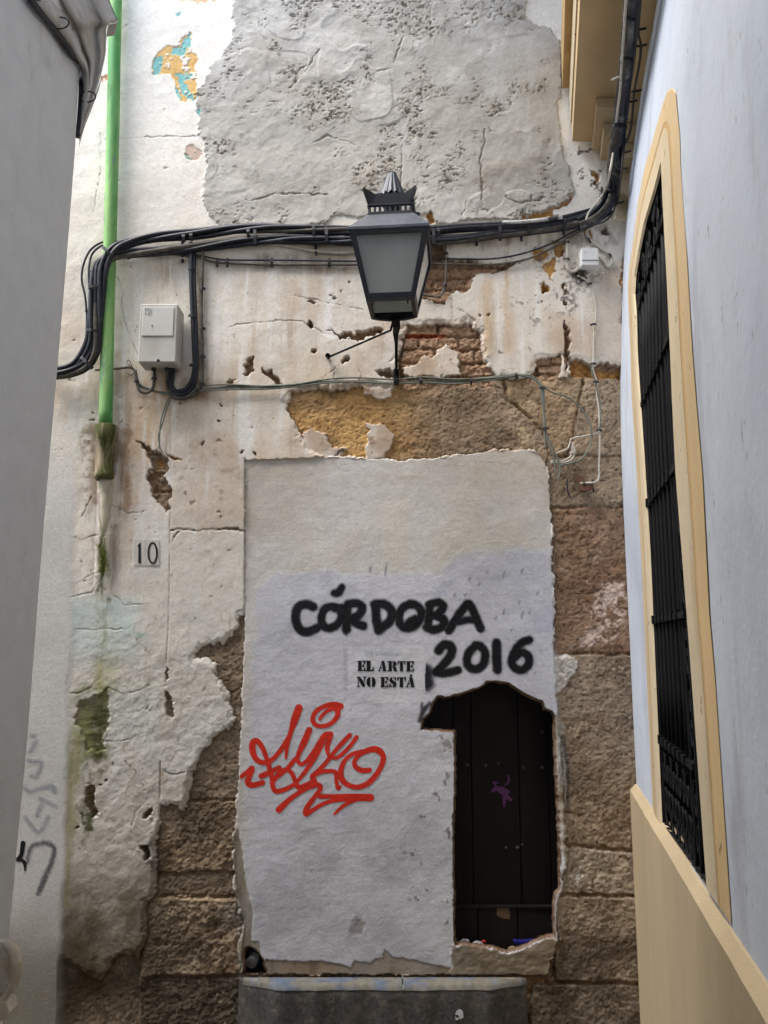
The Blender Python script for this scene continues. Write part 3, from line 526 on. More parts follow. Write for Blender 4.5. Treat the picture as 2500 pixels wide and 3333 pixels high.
fcol = colour((202, 203, 209), ((188, 189, 196), ss(n_b2, -.1, .9) * .6), ((214, 216, 224), ss(n_mid, .2, 1) * .6), ((168, 168, 178), ss(n_b2 + n_mid * .5, .9, 1.5) * .4))
layer(fresh, H + .0004, fcol, None, edge=(-3, 3), ragged=True, cedge=(-16, 14), mask=sdf(panel, SX, SY) - 0.5)
stain_or_shade([(1480, 1600), (1560, 1560), (1570, 1800), (1480, 1820)], (210, 202, 182), .4, 50); stain_or_shade([(1240, 1620), (1330, 1620), (1330, 1850), (1240, 1850)], (210, 202, 182), .4, 50)
stain_or_shade([(1680, 1500), (1790, 1500), (1795, 1640), (1740, 1560)], (150, 134, 116), .45 + .3 * n_mid, 22)
cem = colour((150, 136, 116), ((126, 112, 94), ss(n_str, -.1, .9)), ((170, 154, 132), ss(n_b2, .2, 1) * .6))
layer([(860, 3129), (970, 3134), (1047, 3131), (1086, 3139), (1139, 3151), (1153, 3131), (1206, 3141), (1221, 3127), (1247, 3122), (1252, 3095), (1279, 3117), (1346, 3129), (1467, 3156), (1467, 3190), (860, 3190)], H - .003, cem, None, edge=(-1.5, 1.5), ragged='some')
layer([(1467, 3080), (1482, 3084), (1512, 3080), (1598, 3092), (1653, 3108), (1696, 3098), (1745, 3073), (1777, 3058), (1830, 3055), (1810, 3190), (1467, 3190)], H + .003 + .002 * n_small, colour((140, 130, 112), ((120, 108, 90), ss(n_mid, -.2, .8)), ((166, 158, 142), ss(n_hor, .2, 1) * .5)), None, edge=(-2, 2))
layer([(775, 2700), (805, 2900), (811, 2931), (824, 2980), (816, 3066), (842, 3071), (848, 3120), (860, 3190), (770, 3190), (765, 2900), (758, 2700)], H - .002, colour((150, 142, 128), ((124, 114, 98), ss(n_str, -.1, .9))), None, edge=(-2.5, 2.5), ragged='some')
layer([(1134, 3030), (1146, 2985), (1165, 2990), (1185, 3010), (1180, 3045), (1150, 3046)], H - .002, (156, 150, 144), None, edge=(-8, 8))
layer([(1130, 2108), (1384, 2104), (1386, 2262), (1372, 2290), (1132, 2290)], H + .0003, colour((216, 217, 222), ((206, 207, 213), ss(n_mid, 0, 1))) * .93, None, edge=(-1, 1), ragged=False, cedge=(-2, 2))
stain_or_shade([(1116, 2110), (1130, 2110), (1130, 2250), (1120, 2250)], (176, 176, 186), .7, 6, False)
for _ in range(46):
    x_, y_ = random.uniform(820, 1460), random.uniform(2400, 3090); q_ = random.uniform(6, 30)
    stain_or_shade([(x_ - q_, y_ - q_ * .6), (x_ + q_, y_ - q_ * .5), (x_ + q_, y_ + q_), (x_ - q_ * .6, y_ + q_)], (160, 160, 168), ss(n_small + n_fine * .5, .1, 1) * random.uniform(.15, .5), 12)
stain_or_shade([(790, 2700), (1480, 2660), (1480, 3180), (780, 3180)], (160, 160, 166), ss(n_b2 + n_mid * .5, -.5, .9) * .55, 120); stain_or_shade([(800, 1500), (1790, 1480), (1790, 1560), (800, 1570)], (184, 172, 154), ss(n_mid + n_small * .3, -.3, .9) * .5, 26)  # first patch greys the lower panel, painting in the dimmer light below
stain_or_shade([(800, 1540), (850, 1540), (840, 2300), (790, 2300)], (176, 164, 148), ss(n_mid + n_str * .4, -.4, .9) * .5, 26); stain_or_shade([(770, 2300), (815, 2300), (830, 2800), (770, 2800)], (168, 158, 146), ss(n_mid + n_str * .4, -.4, .9) * .6, 20)
pan_in = ss(sdf(panel, SX, SY), 0, 6)
stain_or_shade([(1318, 2690), (1345, 2690), (1345, 2780), (1322, 2780)], (92, 70, 52), ss(n_small + n_str2, -.1, 1) * 1.1, 12); stain_or_shade([(1320, 2780), (1370, 2640), (1480, 2400), (1480, 3060), (1400, 3060), (1330, 2950)], (110, 98, 90), ss(n_small + n_fine * .8, .75, 1.3) * .8, 14)
stain_or_shade([(1462, 2640), (1482, 2640), (1482, 2950), (1468, 2950)], (70, 56, 44), ss(n_small + n_fine, 0, 1) * .9, 7); stain_or_shade([(980, 2840), (1030, 2820), (1040, 2860), (1000, 2870)], (130, 126, 124), mould * .6, 12)
stain_or_shade([(1400, 2380), (1478, 2385), (1478, 2480), (1450, 2500)], (130, 116, 108), ss(n_small + n_fine, .4, 1.2) * .7, 12)
for (x, y, l) in [(1205, 1850, 26), (1255, 1850, 46), (1530, 1882, 14), (1640, 1868, 22), (1700, 1855, 20), (1585, 1860, 10), (1560, 1900, 12), (1480, 1935, 18), (1350 + 290, 1990, 20), (1700, 2000, 26), (1615, 2010, 10), (1690, 1960, 14), (1725, 1990, 16), (1665, 2050, 10), (1515, 1935, 12), (1742, 2190, 12), (1750, 1930, 14)]:
    stain_or_shade([(x - 3, y), (x + 5, y - l * .5), (x + 6, y - l * .3), (x + 1, y + l * .6), (x - 3, y + l * .5)], (110, 112, 128), .75, 4, False)
stain_or_shade([(1400, 1960), (1440, 1900), (1500, 1880), (1450, 1930), (1410, 1980)], (176, 178, 198), .5, 8); stain_or_shade([(1720, 1990), (1790, 1960), (1800, 2050), (1740, 2060)], (180, 182, 200), .4, 20)
# doorway head: band under the lintel, shallow recess line; right jamb strip
layer([(1806, 2330), (1838, 2330), (1850, 2480), (1852, 2660), (1846, 2790), (1826, 2790), (1815, 2500)], H + .001, colour((176, 172, 162), ((150, 136, 116), ss(n_small, -.1, .9))), 3, edge=(-2, 2))
stain_or_shade([(1828, 2395), (1842, 2395), (1858, 2500), (1858, 2650), (1848, 2650), (1846, 2500)], (54, 50, 56), .75, 6, False)
# holes: the broken door opening and the small one at the foot
DOOR_HOLE = [(1370, 2377), (1377, 2341), (1399, 2319), (1408, 2288), (1425, 2266), (1450, 2268), (1493, 2259), (1531, 2247), (1563, 2237), (1589, 2216), (1628, 2220), (1659, 2223), (1695, 2249), (1734, 2269), (1768, 2283), (1777, 2307), (1799, 2315), (1809, 2336),
    (1811, 2409), (1813, 2486), (1821, 2630), (1826, 2754), (1827, 2890), (1813, 2909), (1807, 2950), (1809, 3053), (1777, 3055), (1745, 3069), (1696, 3093), (1653, 3104), (1626, 3099), (1598, 3088), (1539, 3085), (1512, 3077), (1482, 3080), (1479, 3058), (1478, 2917), (1475, 2700), (1481, 2534), (1479, 2384), (1396, 2379)]
FOOT_HOLE = [(782, 3180), (789, 3160), (787, 3129), (795, 3096), (808, 3088), (822, 3098), (836, 3107), (857, 3129), (871, 3167), (874, 3180)]
edge_c = colour((120, 100, 82), ((96, 76, 58), ss(n_small, -.2, .8)))
cut = np.zeros((NH, NW), bool)
for hp in (DOOR_HOLE, FOOT_HOLE):
    xs = [p[0] for p in hp]; ys = [p[1] for p in hp]; w = win(min(xs), max(xs), min(ys), max(ys))
    d = sdf(hp, SX[w], SY[w]) if hp is DOOR_HOLE else sdf(hp, QX[w] * .5 + PX[w] * .5, QY[w] * .5 + PY[w] * .5)
    m = ss(d, 0, 2.0); H[w] = H[w] * (1 - m) + np.minimum(H[w], -.004) * m; m = ss(d, -3, -.5)[..., None]; C[w] = C[w] * (1 - m) + edge_c[w] * m; cut[w] |= d > 5.5
# grazing edge wear: broken plaster shows brown at its thickness
gx = np.zeros_like(H); gx[:, 1:-1] = np.abs(H[:, 2:] - H[:, :-2]); gx[1:-1, :] = np.maximum(gx[1:-1, :], np.abs(H[2:, :] - H[:-2, :]))
C *= (1 + .05 * n_grain + .03 * n_fine)[..., None]
H += .00025 * n_grain
np.clip(C, 0.01, 0.9, out=C)

wall = thing('old_wall', 'peeling white plastered end wall with walled-up doorway, grey render patch and spray-painted words', 'wall', (0, WY, 0))
def region_mesh(name, regs, label=None, kind=None, parent=wall):
    q = REG[:-1, :-1]; sel = np.isin(q, regs) & ~(cut[:-1, :-1] & cut[1:, 1:])
    j, i = np.nonzero(sel)
    if len(j) < 4: return None
    b = (j * NW + i).astype(np.int64); quads = np.stack([b, b + 1, b + 1 + NW, b + NW], 1)
    ids, inv = np.unique(quads, return_inverse=True); inv = inv.reshape(-1).astype(np.int32)
    co = np.stack([U.ravel()[ids], (WY - H).ravel()[ids], Z.ravel()[ids]], 1).astype(np.float32)
    me = bpy.data.meshes.new(name); n = len(quads)
    me.vertices.add(len(ids)); me.vertices.foreach_set('co', co.ravel())
    me.loops.add(n * 4); me.loops.foreach_set('vertex_index', inv)
    me.polygons.add(n); me.polygons.foreach_set('loop_start', np.arange(0, n * 4, 4, dtype=np.int32)); me.polygons.foreach_set('loop_total', np.full(n, 4, np.int32))
    me.update(calc_edges=True); me.polygons.foreach_set('use_smooth', np.ones(n, bool))
    ca = me.color_attributes.new('Col', 'FLOAT_COLOR', 'POINT'); cc = np.ones((len(ids), 4), np.float32); cc[:, :3] = C.reshape(-1, 3)[ids]; ca.data.foreach_set('color', cc.ravel())
    me.materials.append(M['wall']); o = bpy.data.objects.new(name, me); COL.objects.link(o); o.parent = parent
    o.matrix_parent_inverse = Matrix.Translation(-parent.location) if parent.type == 'EMPTY' else Matrix()
    if label: o['label'] = label
    if kind: o['kind'] = kind
    return o
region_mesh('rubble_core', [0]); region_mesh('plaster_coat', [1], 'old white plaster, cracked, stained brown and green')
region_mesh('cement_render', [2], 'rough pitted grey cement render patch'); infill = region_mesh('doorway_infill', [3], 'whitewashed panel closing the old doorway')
for reg, lab in STONES: region_mesh('stone_block', [reg], lab)
for reg in BRICKS: region_mesh('brick', [reg])
# the wall beyond the detailed zone (outside the frame), butted against it
b = MB(); T = .35
b.box(-7, U0, WY - .022, WY + T, 0, 9.5); b.box(U0, U1, WY - .026, WY + T, Z1 - DX, 9.5); b.box(U0, U1, WY - .004, WY + T, -.3, Z0)
b.build('outer_wall', M['plaster_far'], wall)

# --- paint on the wall: thin films that follow the relief, edges cut by a distance field
def wall_y(u, z):
    fi = np.clip((u - U0) / DX, 0, NW - 2); fj = np.clip((z - Z0) / DX, 0, NH - 2); i = fi.astype(int); j = fj.astype(int); a = fi - i; b_ = fj - j
    h = H[j, i] * (1 - a) * (1 - b_) + H[j, i + 1] * a * (1 - b_) + H[j + 1, i] * (1 - a) * b_ + H[j + 1, i + 1] * a * b_
    return WY - h
def spray_mat(name, c, soft, dens=1.0, gr=700, gamp=3.0, rough=.6):
    """paint whose cover falls off from the stroke's edge, broken up by overspray grain"""
    m = bpy.data.materials.new(name); m.use_nodes = True; nt = m.node_tree; N = nt.nodes; L = nt.links
    b = N['Principled BSDF']; b.inputs['Base Color'].default_value = (*lin(c), 1); b.inputs['Roughness'].default_value = rough; b.inputs['Specular IOR Level'].default_value = .25
    a = N.new('ShaderNodeAttribute'); a.attribute_name = 'sd'; tc = N.new('ShaderNodeTexCoord')
    n = N.new('ShaderNodeTexNoise'); n.inputs['Scale'].default_value = gr; n.inputs['Detail'].default_value = 3; L.new(tc.outputs['Object'], n.inputs['Vector'])
    ma = N.new('ShaderNodeMath'); ma.operation = 'MULTIPLY_ADD'; L.new(n.outputs['Fac'], ma.inputs[0]); ma.inputs[1].default_value = gamp * 2; ma.inputs[2].default_value = -gamp
    ad = N.new('ShaderNodeMath'); ad.operation = 'ADD'; L.new(a.outputs['Fac'], ad.inputs[0]); L.new(ma.outputs[0], ad.inputs[1])
    n3 = N.new('ShaderNodeTexNoise'); n3.inputs['Scale'].default_value = 45; n3.inputs['Detail'].default_value = 3; L.new(tc.outputs['Object'], n3.inputs['Vector'])
    m3 = N.new('ShaderNodeMath'); m3.operation = 'MULTIPLY_ADD'; L.new(n3.outputs['Fac'], m3.inputs[0]); m3.inputs[1].default_value = (soft[1] - soft[0]) * .5; m3.inputs[2].default_value = -(soft[1] - soft[0]) * .25
    ad2 = N.new('ShaderNodeMath'); ad2.operation = 'ADD'; L.new(ad.outputs[0], ad2.inputs[0]); L.new(m3.outputs[0], ad2.inputs[1]); ad = ad2
    n4 = N.new('ShaderNodeTexNoise'); n4.inputs['Scale'].default_value = 150; n4.inputs['Detail'].default_value = 6; L.new(tc.outputs['Object'], n4.inputs['Vector'])
    bp = N.new('ShaderNodeBump'); bp.inputs['Strength'].default_value = .32; bp.inputs['Distance'].default_value = .004; L.new(n4.outputs['Fac'], bp.inputs['Height']); L.new(bp.outputs[0], b.inputs['Normal'])
    mv = N.new('ShaderNodeMixRGB'); mv.inputs[1].default_value = (*lin(c), 1); mv.inputs[2].default_value = (*[min(1, v * 1.18 + .004) for v in lin(c)], 1); L.new(n3.outputs['Fac'], mv.inputs[0]); L.new(mv.outputs[0], b.inputs['Base Color'])
    mr = N.new('ShaderNodeMapRange'); mr.interpolation_type = 'SMOOTHSTEP'; mr.inputs['From Min'].default_value = soft[0]; mr.inputs['From Max'].default_value = soft[1]; mr.inputs['To Max'].default_value = dens
    L.new(ad.outputs[0], mr.inputs[0])
    tr = N.new('ShaderNodeBsdfTransparent'); mx = N.new('ShaderNodeMixShader'); L.new(mr.outputs[0], mx.inputs[0]); L.new(tr.outputs[0], mx.inputs[1]); L.new(b.outputs[0], mx.inputs[2])
    L.new(mx.outputs[0], N['Material Output'].inputs[0]); return m
def film(name, x0, x1, y0, y1, dist, material, label=None, step=.003, reach=16, parent=None, off=.0016, plane=None):
    """dist(X,Y) -> px outside a stroke (negative inside)"""
    yy = plane if plane is not None else WY - .02
    a, b_ = at(x0, y1, yy), at(x1, y0, yy); a2, b2 = at(x0, y0, yy), at(x1, y1, yy)
    u = np.arange(min(a.x, a2.x) - .01, max(b_.x, b2.x) + .01, step); z = np.arange(min(a.z, b2.z) - .01, max(b_.z, a2.z) + .01, step)
    UU, ZZ = np.meshgrid(u, z); YY = wall_y(UU, ZZ) - off if plane is None else np.full(UU.shape, plane - off)
    dz = ZZ - CAMZ; depth = YY * cp + dz * sp; X = 1250 + F * UU / depth; Y = 1666.5 - F * (-YY * sp + dz * cp) / depth
    D = -dist(X, Y)
    keep = D > -reach; kq = keep[:-1, :-1] | keep[1:, 1:] | keep[1:, :-1] | keep[:-1, 1:]
    j, i = np.nonzero(kq); nW = len(u); q = j * nW + i; quads = np.stack([q, q + 1, q + 1 + nW, q + nW], 1); ids, inv = np.unique(quads, return_inverse=True)
    co = np.stack([UU.ravel()[ids], YY.ravel()[ids], ZZ.ravel()[ids]], 1).astype(np.float32); n = len(quads)
    me = bpy.data.meshes.new(name); me.vertices.add(len(ids)); me.vertices.foreach_set('co', co.ravel()); me.loops.add(n * 4); me.loops.foreach_set('vertex_index', inv.reshape(-1).astype(np.int32))
    me.polygons.add(n); me.polygons.foreach_set('loop_start', np.arange(0, n * 4, 4, dtype=np.int32)); me.polygons.foreach_set('loop_total', np.full(n, 4, np.int32)); me.update(calc_edges=True)
    me.polygons.foreach_set('use_smooth', np.ones(n, bool))
    at_ = me.attributes.new('sd', 'FLOAT', 'POINT'); at_.data.foreach_set('value', D.ravel()[ids].astype(np.float32)); me.materials.append(material)
    o = bpy.data.objects.new(name, me); COL.objects.link(o); o.parent = parent or infill; o.matrix_parent_inverse = Matrix() if o.parent.type != 'EMPTY' else Matrix.Translation(-o.parent.location)
    if label: o['label'] = label
    return o
def strokes(S, ox, oy, k):
    """stroke lists in a crop's pixels -> smooth photo-pixel polylines"""
    out = []
    for s in S:
        P = [Vector((ox + p[0] / k, oy + p[1] / k, p[2] / k)) for p in s]
        out.append([tuple(p) for p in smooth_path(P, 5)])
    return out
def dist_of(PL): return lambda X, Y: np.minimum.reduce([line_d(p, X, Y) for p in PL])
r0 = 15
def r_(pts, r=r0): return [(x, y, r * 1.1) for x, y in pts]
cordoba = strokes([r_([(405, 262), (370, 250), (335, 262), (320, 300), (326, 350), (352, 382), (388, 384), (425, 366)]),
    r_([(500, 262), (466, 270), (447, 310), (452, 352), (485, 368), (525, 348), (544, 312), (533, 272), (500, 262)], 13), r_([(515, 272), (545, 265)], 12),
    [(508, 195, 11), (530, 192, 15), (548, 165, 11)], r_([(574, 258), (572, 320), (568, 375)]), r_([(578, 250), (622, 246), (648, 268), (630, 302), (596, 325), (625, 347), (652, 356)], 14), [(566, 375, 4), (568, 396, 2)],
    r_([(712, 255), (716, 320), (725, 375)]), r_([(706, 252), (755, 250), (792, 285), (785, 330), (750, 360), (727, 378)]),
    r_([(905, 252), (858, 258), (828, 300), (834, 350), (874, 368), (915, 345), (938, 295), (915, 256), (880, 248)], 14), r_([(905, 318), (882, 330), (868, 345)], 10),
    r_([(980, 255), (974, 310), (968, 366)], 14), r_([(975, 252), (1020, 242), (1044, 262), (1020, 296), (985, 308)], 14), r_([(1005, 306), (1046, 325), (1042, 358), (1000, 376), (962, 364)], 14),
    r_([(1072, 380), (1105, 325), (1150, 262), (1172, 250), (1200, 305), (1228, 370)], 14), r_([(1105, 340), (1160, 328), (1205, 330)], 11)], 750, 1800, 1.508)
year = strokes([r_([(1022, 478), (1045, 450), (1080, 456), (1086, 488), (1062, 528), (1012, 582)]), r_([(1012, 584), (1060, 588), (1115, 574)], 14), r_([(1200, 455), (1164, 500), (1166, 550), (1204, 570), (1240, 545), (1250, 492), (1226, 456), (1200, 452)], 14),
    r_([(1306, 442), (1306, 500), (1310, 570)], 16), r_([(1466, 426), (1430, 440), (1398, 478), (1380, 528), (1396, 562), (1430, 574), (1462, 548), (1462, 508), (1430, 488), (1392, 512)], 14)], 750, 1800, 1.508)
black = spray_mat('black_spray_paint', (12, 14, 19), (-9.5, 2.5), 1.0, 260, 2.2)
film('graffiti_word', 935, 1590, 1885, 2080, dist_of(cordoba), black, 'black sprayed word CÓRDOBA in soft rounded capitals')
film('graffiti_year', 1405, 1745, 2065, 2215, dist_of(year), black, 'black sprayed figures 2016')
def blob(X, Y):
    d = line_d([(1388, 2180, 9), (1388, 2225, 13)], X, Y); return np.where(X < 1384, 30, d)
film('graffiti_spray_blot', 1375, 1430, 2130, 2260, blob, spray_mat('black_spray_mist', (30, 30, 36), (-22, 4), .95, 300, 4), None, reach=26)
film('graffiti_spray_mark', 1360, 1415, 2270, 2350, dist_of([[(1366, 2345, 5), (1378, 2310, 6), (1398, 2290, 5)], [(1374, 2290, 2), (1372, 2305, 2)]]), spray_mat('grey_spray_mist', (40, 40, 46), (-8, 4), .8, 300, 3), None)
tagS = strokes([[(672, 232, 25), (636, 330, 26), (604, 430, 17), (578, 520, 14), (562, 600, 12), (555, 685, 8)],
    [(585, 480, 12), (530, 580, 16), (460, 670, 15), (400, 715, 16), (335, 722, 17), (285, 690, 18), (255, 620, 21), (256, 550, 22), (290, 528, 19), (335, 575, 17), (372, 660, 15), (400, 750, 16), (428, 850, 16), (436, 935, 16), (462, 980, 17), (520, 975, 16), (580, 950, 15), (622, 925, 13)],
    [(1045, 218, 22), (980, 205, 21), (900, 218, 15), (830, 260, 15), (796, 320, 15), (812, 375, 15), (870, 398, 14), (950, 378, 14), (1010, 320, 16), (1022, 265, 18), (990, 238, 14), (930, 258, 12), (880, 300, 11), (860, 335, 9)],
    [(765, 430, 20), (722, 530, 22), (680, 620, 17), (658, 690, 14), (690, 740, 13), (745, 705, 13), (810, 620, 15), (860, 545, 18), (910, 480, 22), (960, 465, 15)],
    [(960, 475, 16), (930, 560, 17), (932, 640, 12), (970, 680, 11), (1030, 672, 13), (1100, 610, 13), (1160, 540, 13), (1190, 495, 14)],
    [(1130, 478, 15), (1060, 550, 15), (985, 635, 13), (910, 730, 14), (845, 800, 15), (795, 850, 18), (815, 895, 16), (800, 930, 12)],
    [(640, 690, 14), (570, 775, 15), (500, 835, 14), (450, 870, 12)], [(496, 768, 14), (420, 808, 16), (335, 845, 19)],
    [(452, 880, 14), (490, 815, 13), (555, 790, 14), (605, 815, 14), (636, 885, 15), (668, 948, 17), (720, 930, 15), (800, 895, 15)],
    [(880, 540, 20), (810, 680, 18), (735, 795, 14), (665, 885, 11)], [(800, 842, 14), (870, 808, 14), (950, 800, 13), (1002, 812, 14), (1008, 880, 12), (1022, 955, 13), (1045, 940, 9)],
    [(1305, 792, 17), (1240, 795, 18), (1185, 765, 16), (1172, 715, 14), (1215, 655, 14), (1290, 615, 18), (1365, 605, 22), (1420, 645, 20), (1428, 715, 17), (1380, 815, 17), (1300, 905, 18), (1205, 945, 17), (1115, 925, 17), (1056, 870, 20), (1050, 790, 18), (1085, 705, 14), (1150, 650, 14), (1240, 628, 16)],
    [(492, 1148, 22), (580, 1062, 17), (690, 985, 15), (785, 938, 15), (850, 925, 16), (862, 965, 16), (800, 1050, 15), (745, 1130, 18), (735, 1185, 18), (790, 1155, 14), (890, 1095, 13), (1000, 1062, 14), (1110, 1050, 18), (1220, 1042, 22), (1320, 1042, 22)],
    [(862, 1028, 16), (1000, 1028, 14), (1150, 1026, 16), (1318, 1036, 22)], [(1200, 1055, 12), (1110, 1090, 12), (1045, 1135, 11), (992, 1188, 7)],
    [(158, 850, 14), (210, 805, 14), (250, 775, 18), (228, 840, 18), (212, 900, 20), (250, 928, 19), (345, 905, 17)]], 730, 2220, 2.765)
tagS = [[(x, y, r * 1.28) for x, y, r in q] for q in tagS]
film('graffiti_tag', 780, 1262, 2280, 2665, dist_of(tagS), spray_mat('red_spray_paint', (204, 46, 30), (-1.8, .8), 1.0, 330, 1.5, .5), 'red sprayed signature tag with loops and arrow', step=.0025, reach=8)
# stencil
LET = {
 'E': [[(0, 0), (.52, 0), (.5, .08), (.5, .92), (.52, 1), (0, 1), (0, .9), (.08, .88), (.08, .12), (0, .1)], [(.55, 1), (1, 1), (.97, .66), (.88, .66), (.72, .88), (.55, .92)], [(.55, .5), (.62, .56), (.82, .7), (.82, .3), (.62, .44)], [(.55, 0), (1, 0), (1, .3), (.93, .3), (.78, .12), (.55, .08)]],
 'L': [[(0, 0), (.62, 0), (.58, .1), (.58, .9), (.64, 1), (0, 1), (0, .9), (.1, .88), (.1, .12), (0, .1)], [(.66, 0), (1, 0), (1.02, .4), (.94, .4), (.82, .16), (.66, .1)]],
 'A': [[(0, 0), (.3, 0), (.3, .07), (.22, .1), (.29, .27), (.47, .27), (.47, .36), (.31, .36), (.4, .62), (.36, .72), (.1, .1), (0, .07)], [(.42, 1), (.74, 1), (.94, .1), (1, .07), (1, 0), (.52, 0), (.52, .07), (.6, .1), (.44, .72), (.38, .92)]],
 'R': [[(0, 0), (.46, 0), (.42, .1), (.42, .9), (.46, 1), (0, 1), (0, .9), (.1, .88), (.1, .12), (0, .1)], [(.5, 1), (.78, .98), (.92, .85), (.92, .66), (.8, .54), (.68, .5), (.9, .38), (.92, .14), (1.0, .14), (.98, .02), (.82, -.02), (.62, .04), (.56, .4), (.5, .46), (.5, .55), (.56, .6), (.58, .86), (.5, .92)]],
 'T': [[(.28, 0), (.74, 0), (.7, .1), (.7, 1), (.32, 1), (.32, .1)], [(.28, 1), (0, 1), (.02, .64), (.1, .64), (.2, .86), (.28, .9)], [(.74, 1), (1.04, 1), (1.02, .62), (.94, .62), (.84, .86), (.74, .9)]],
 'N': [[(0, 1), (.36, 1), (.82, .3), (.82, 0), (.62, 0), (.1, .82), (0, .9)], [(.12, .72), (.2, .6), (.2, .12), (.3, .06), (.3, 0), (0, 0), (0, .06), (.12, .12)], [(.64, 1), (1, 1), (1, .94), (.84, .86), (.84, .44), (.74, .58), (.74, .86), (.64, .94)]],
 'O': [[(.42, 1), (.42, 0), (.25, .04), (.08, .22), (0, .5), (.08, .78), (.25, .96)], [(.6, 1), (.6, 0), (.78, .04), (.94, .22), (1, .5), (.94, .78), (.78, .96)]],
 'S': [[(.48, 1), (.3, .98), (.1, .84), (.06, .66), (.18, .48), (.5, .32), (.62, .22), (.5, .1), (.5, 0), (.76, .02), (.94, .14), (1.0, .34), (.88, .52), (.5, .7), (.42, .8), (.48, .92)], [(.56, .98), (.7, .94), (.92, 1), (.94, .62), (.86, .62), (.74, .82), (.56, .92)], [(.44, .02), (.28, .06), (.06, 0), (.04, .4), (.12, .4), (.26, .18), (.44, .1)]]}
polys = []
for (ch, x0, x1, yt, yb) in [('E', 105, 300, 155, 405), ('L', 312, 500, 155, 408), ('A', 605, 815, 160, 412), ('R', 845, 1080, 165, 415), ('T', 1085, 1275, 165, 412), ('E', 1300, 1490, 165, 415),
                           ('N', 85, 325, 545, 798), ('O', 320, 550, 550, 802), ('E', 668, 862, 555, 805), ('S', 875, 1062, 555, 808), ('T', 1075, 1285, 560, 805), ('A', 1285, 1510, 560, 802)]:
    for p in LET[ch]: polys.append([(1150 + (x0 + a * (x1 - x0)) / 7.541, 2130 + (yb + (yt - yb) * b2) / 7.541) for a, b2 in p])
polys.append([(1150 + a / 7.541, 2130 + b2 / 7.541) for a, b2 in [(1395, 490), (1450, 490), (1440, 545), (1385, 550)]])
film('stencil_lettering', 1155, 1360, 2140, 2245, lambda X, Y: -np.maximum.reduce([sdf(p, X, Y) for p in polys]), spray_mat('black_stencil_paint', (20, 20, 24), (-.9, .5), 1.0, 300, .7), 'black stencilled words EL ARTE NO ESTÁ', step=.0016, reach=4)
# whiter square where the stencil was sprayed
# faint older marks
film('faint_marks', 10, 190, 2380, 2760, dist_of(strokes([[(190, 545, 12), (205, 545, 10)], [(180, 640, 9), (215, 580, 9)], [(170, 690, 9), (200, 700, 9), (250, 710, 10), (215, 790, 8), (190, 780, 8)], [(140, 850, 8), (180, 880, 8), (240, 860, 8), (310, 850, 14), (330, 880, 12)], [(240, 920, 8), (330, 965, 8)], [(250, 950, 8), (220, 1020, 8)], [(150, 1030, 7), (230, 1120, 8), (290, 1030, 7)]], 0, 2100, 1.843)), spray_mat('faded_blue_paint', (126, 134, 148), (-9, 5), .4, 200, 4), 'faded blue marker scrawl', reach=12, parent=wall)
film('faint_arc', 30, 210, 2720, 2960, dist_of(strokes([[(160, 200, 6), (185, 110, 9), (230, 85, 10), (290, 82, 12), (325, 120, 12), (310, 190, 12), (280, 260, 14), (250, 330, 14), (225, 385, 10)]], 0, 2700, 1.843)), spray_mat('dry_black_paint', (62, 64, 72), (-7, 6), .65, 120, 9), 'dry black brushed arc', reach=12, parent=wall)
film('black_mark', 40, 95, 2735, 2850, dist_of(strokes([[(138, 82, 14), (128, 150, 12), (110, 180, 14)], [(108, 175, 6), (145, 195, 10), (150, 245, 5)]], 0, 2700, 1.843)), spray_mat('black_brush_paint', (18, 18, 20), (-1.5, 1), 1, 300, 1), 'thick black brushed mark', reach=6, parent=wall)
tx = bpy.data.curves.new('note', 'FONT'); tx.body = 'This is NOT art'; tx.size = .030; to = bpy.data.objects.new('tmp', tx); COL.objects.link(to)
bpy.context.view_layer.update(); me = bpy.data.meshes.new_from_object(to); bpy.data.objects.remove(to)
p = at(1182, 2130, WY - .019); o = bpy.data.objects.new('scribbled_note', me); COL.objects.link(o); me.materials.append(mat('faint_teal_marker', (172, 188, 196), .8, .1, 20, 0))
me.transform(Matrix.Translation(p) @ Matrix.Rotation(R(90), 4, 'X') @ Matrix.Scale(.95, 4)); o.parent = infill; o['label'] = 'faint pale teal handwriting This is NOT art'
# ------------------------------------------------------------------ ground and the two side buildings
b = MB(); b.add([(-8, -9, 0), (3, -9, 0), (3, WY, 0), (-8, WY, 0)], [(0, 1, 2, 3)])
tag(b.build('alley_paving', M['stone_ground']), kind='structure')

# right building
rb = thing('white_house', 'white limewashed house side with beige dado on the right of the alley', 'house', (1.3, 1, 0))
OUT = [(2125, 2650), (2104, 2200), (2086, 1800), (2068, 1475), (2056, 1296), (2052, 1150), (2045, 997), (2043, 930), (2049, 862), (2063, 767), (2076, 658), (2097, 550), (2121, 467), (2142, 391), (2158, 336), (2172, 297), (2188, 286), (2200, 300), (2213, 434), (2217, 550), (2238, 850), (2255, 1150), (2271, 1345), (2288, 1547), (2310, 2000), (2328, 2200), (2355, 2600), (2382, 3010)]
INN = [(2147, 2680), (2126, 2200), (2109, 1800), (2089, 1475), (2077, 1296), (2068, 1150), (2065, 1025), (2060, 957), (2063, 902), (2076, 821), (2095, 726), (2111, 672), (2127, 618), (2139, 572), (2147, 538), (2150, 528), (2151, 534), (2152, 552), (2155, 620), (2158, 680), (2168, 870), (2181, 1150), (2189, 1345), (2199, 1547), (2235, 2000), (2250, 2200), (2276, 2560), (2300, 2893)]
def loop(t, off): return [on_right(o[0] + (i[0] - o[0]) * t, o[1] + (i[1] - o[1]) * t, off) for o, i in zip(OUT, INN)]
midyz = [(p.y, p.z) for p in loop(.4, 0)]
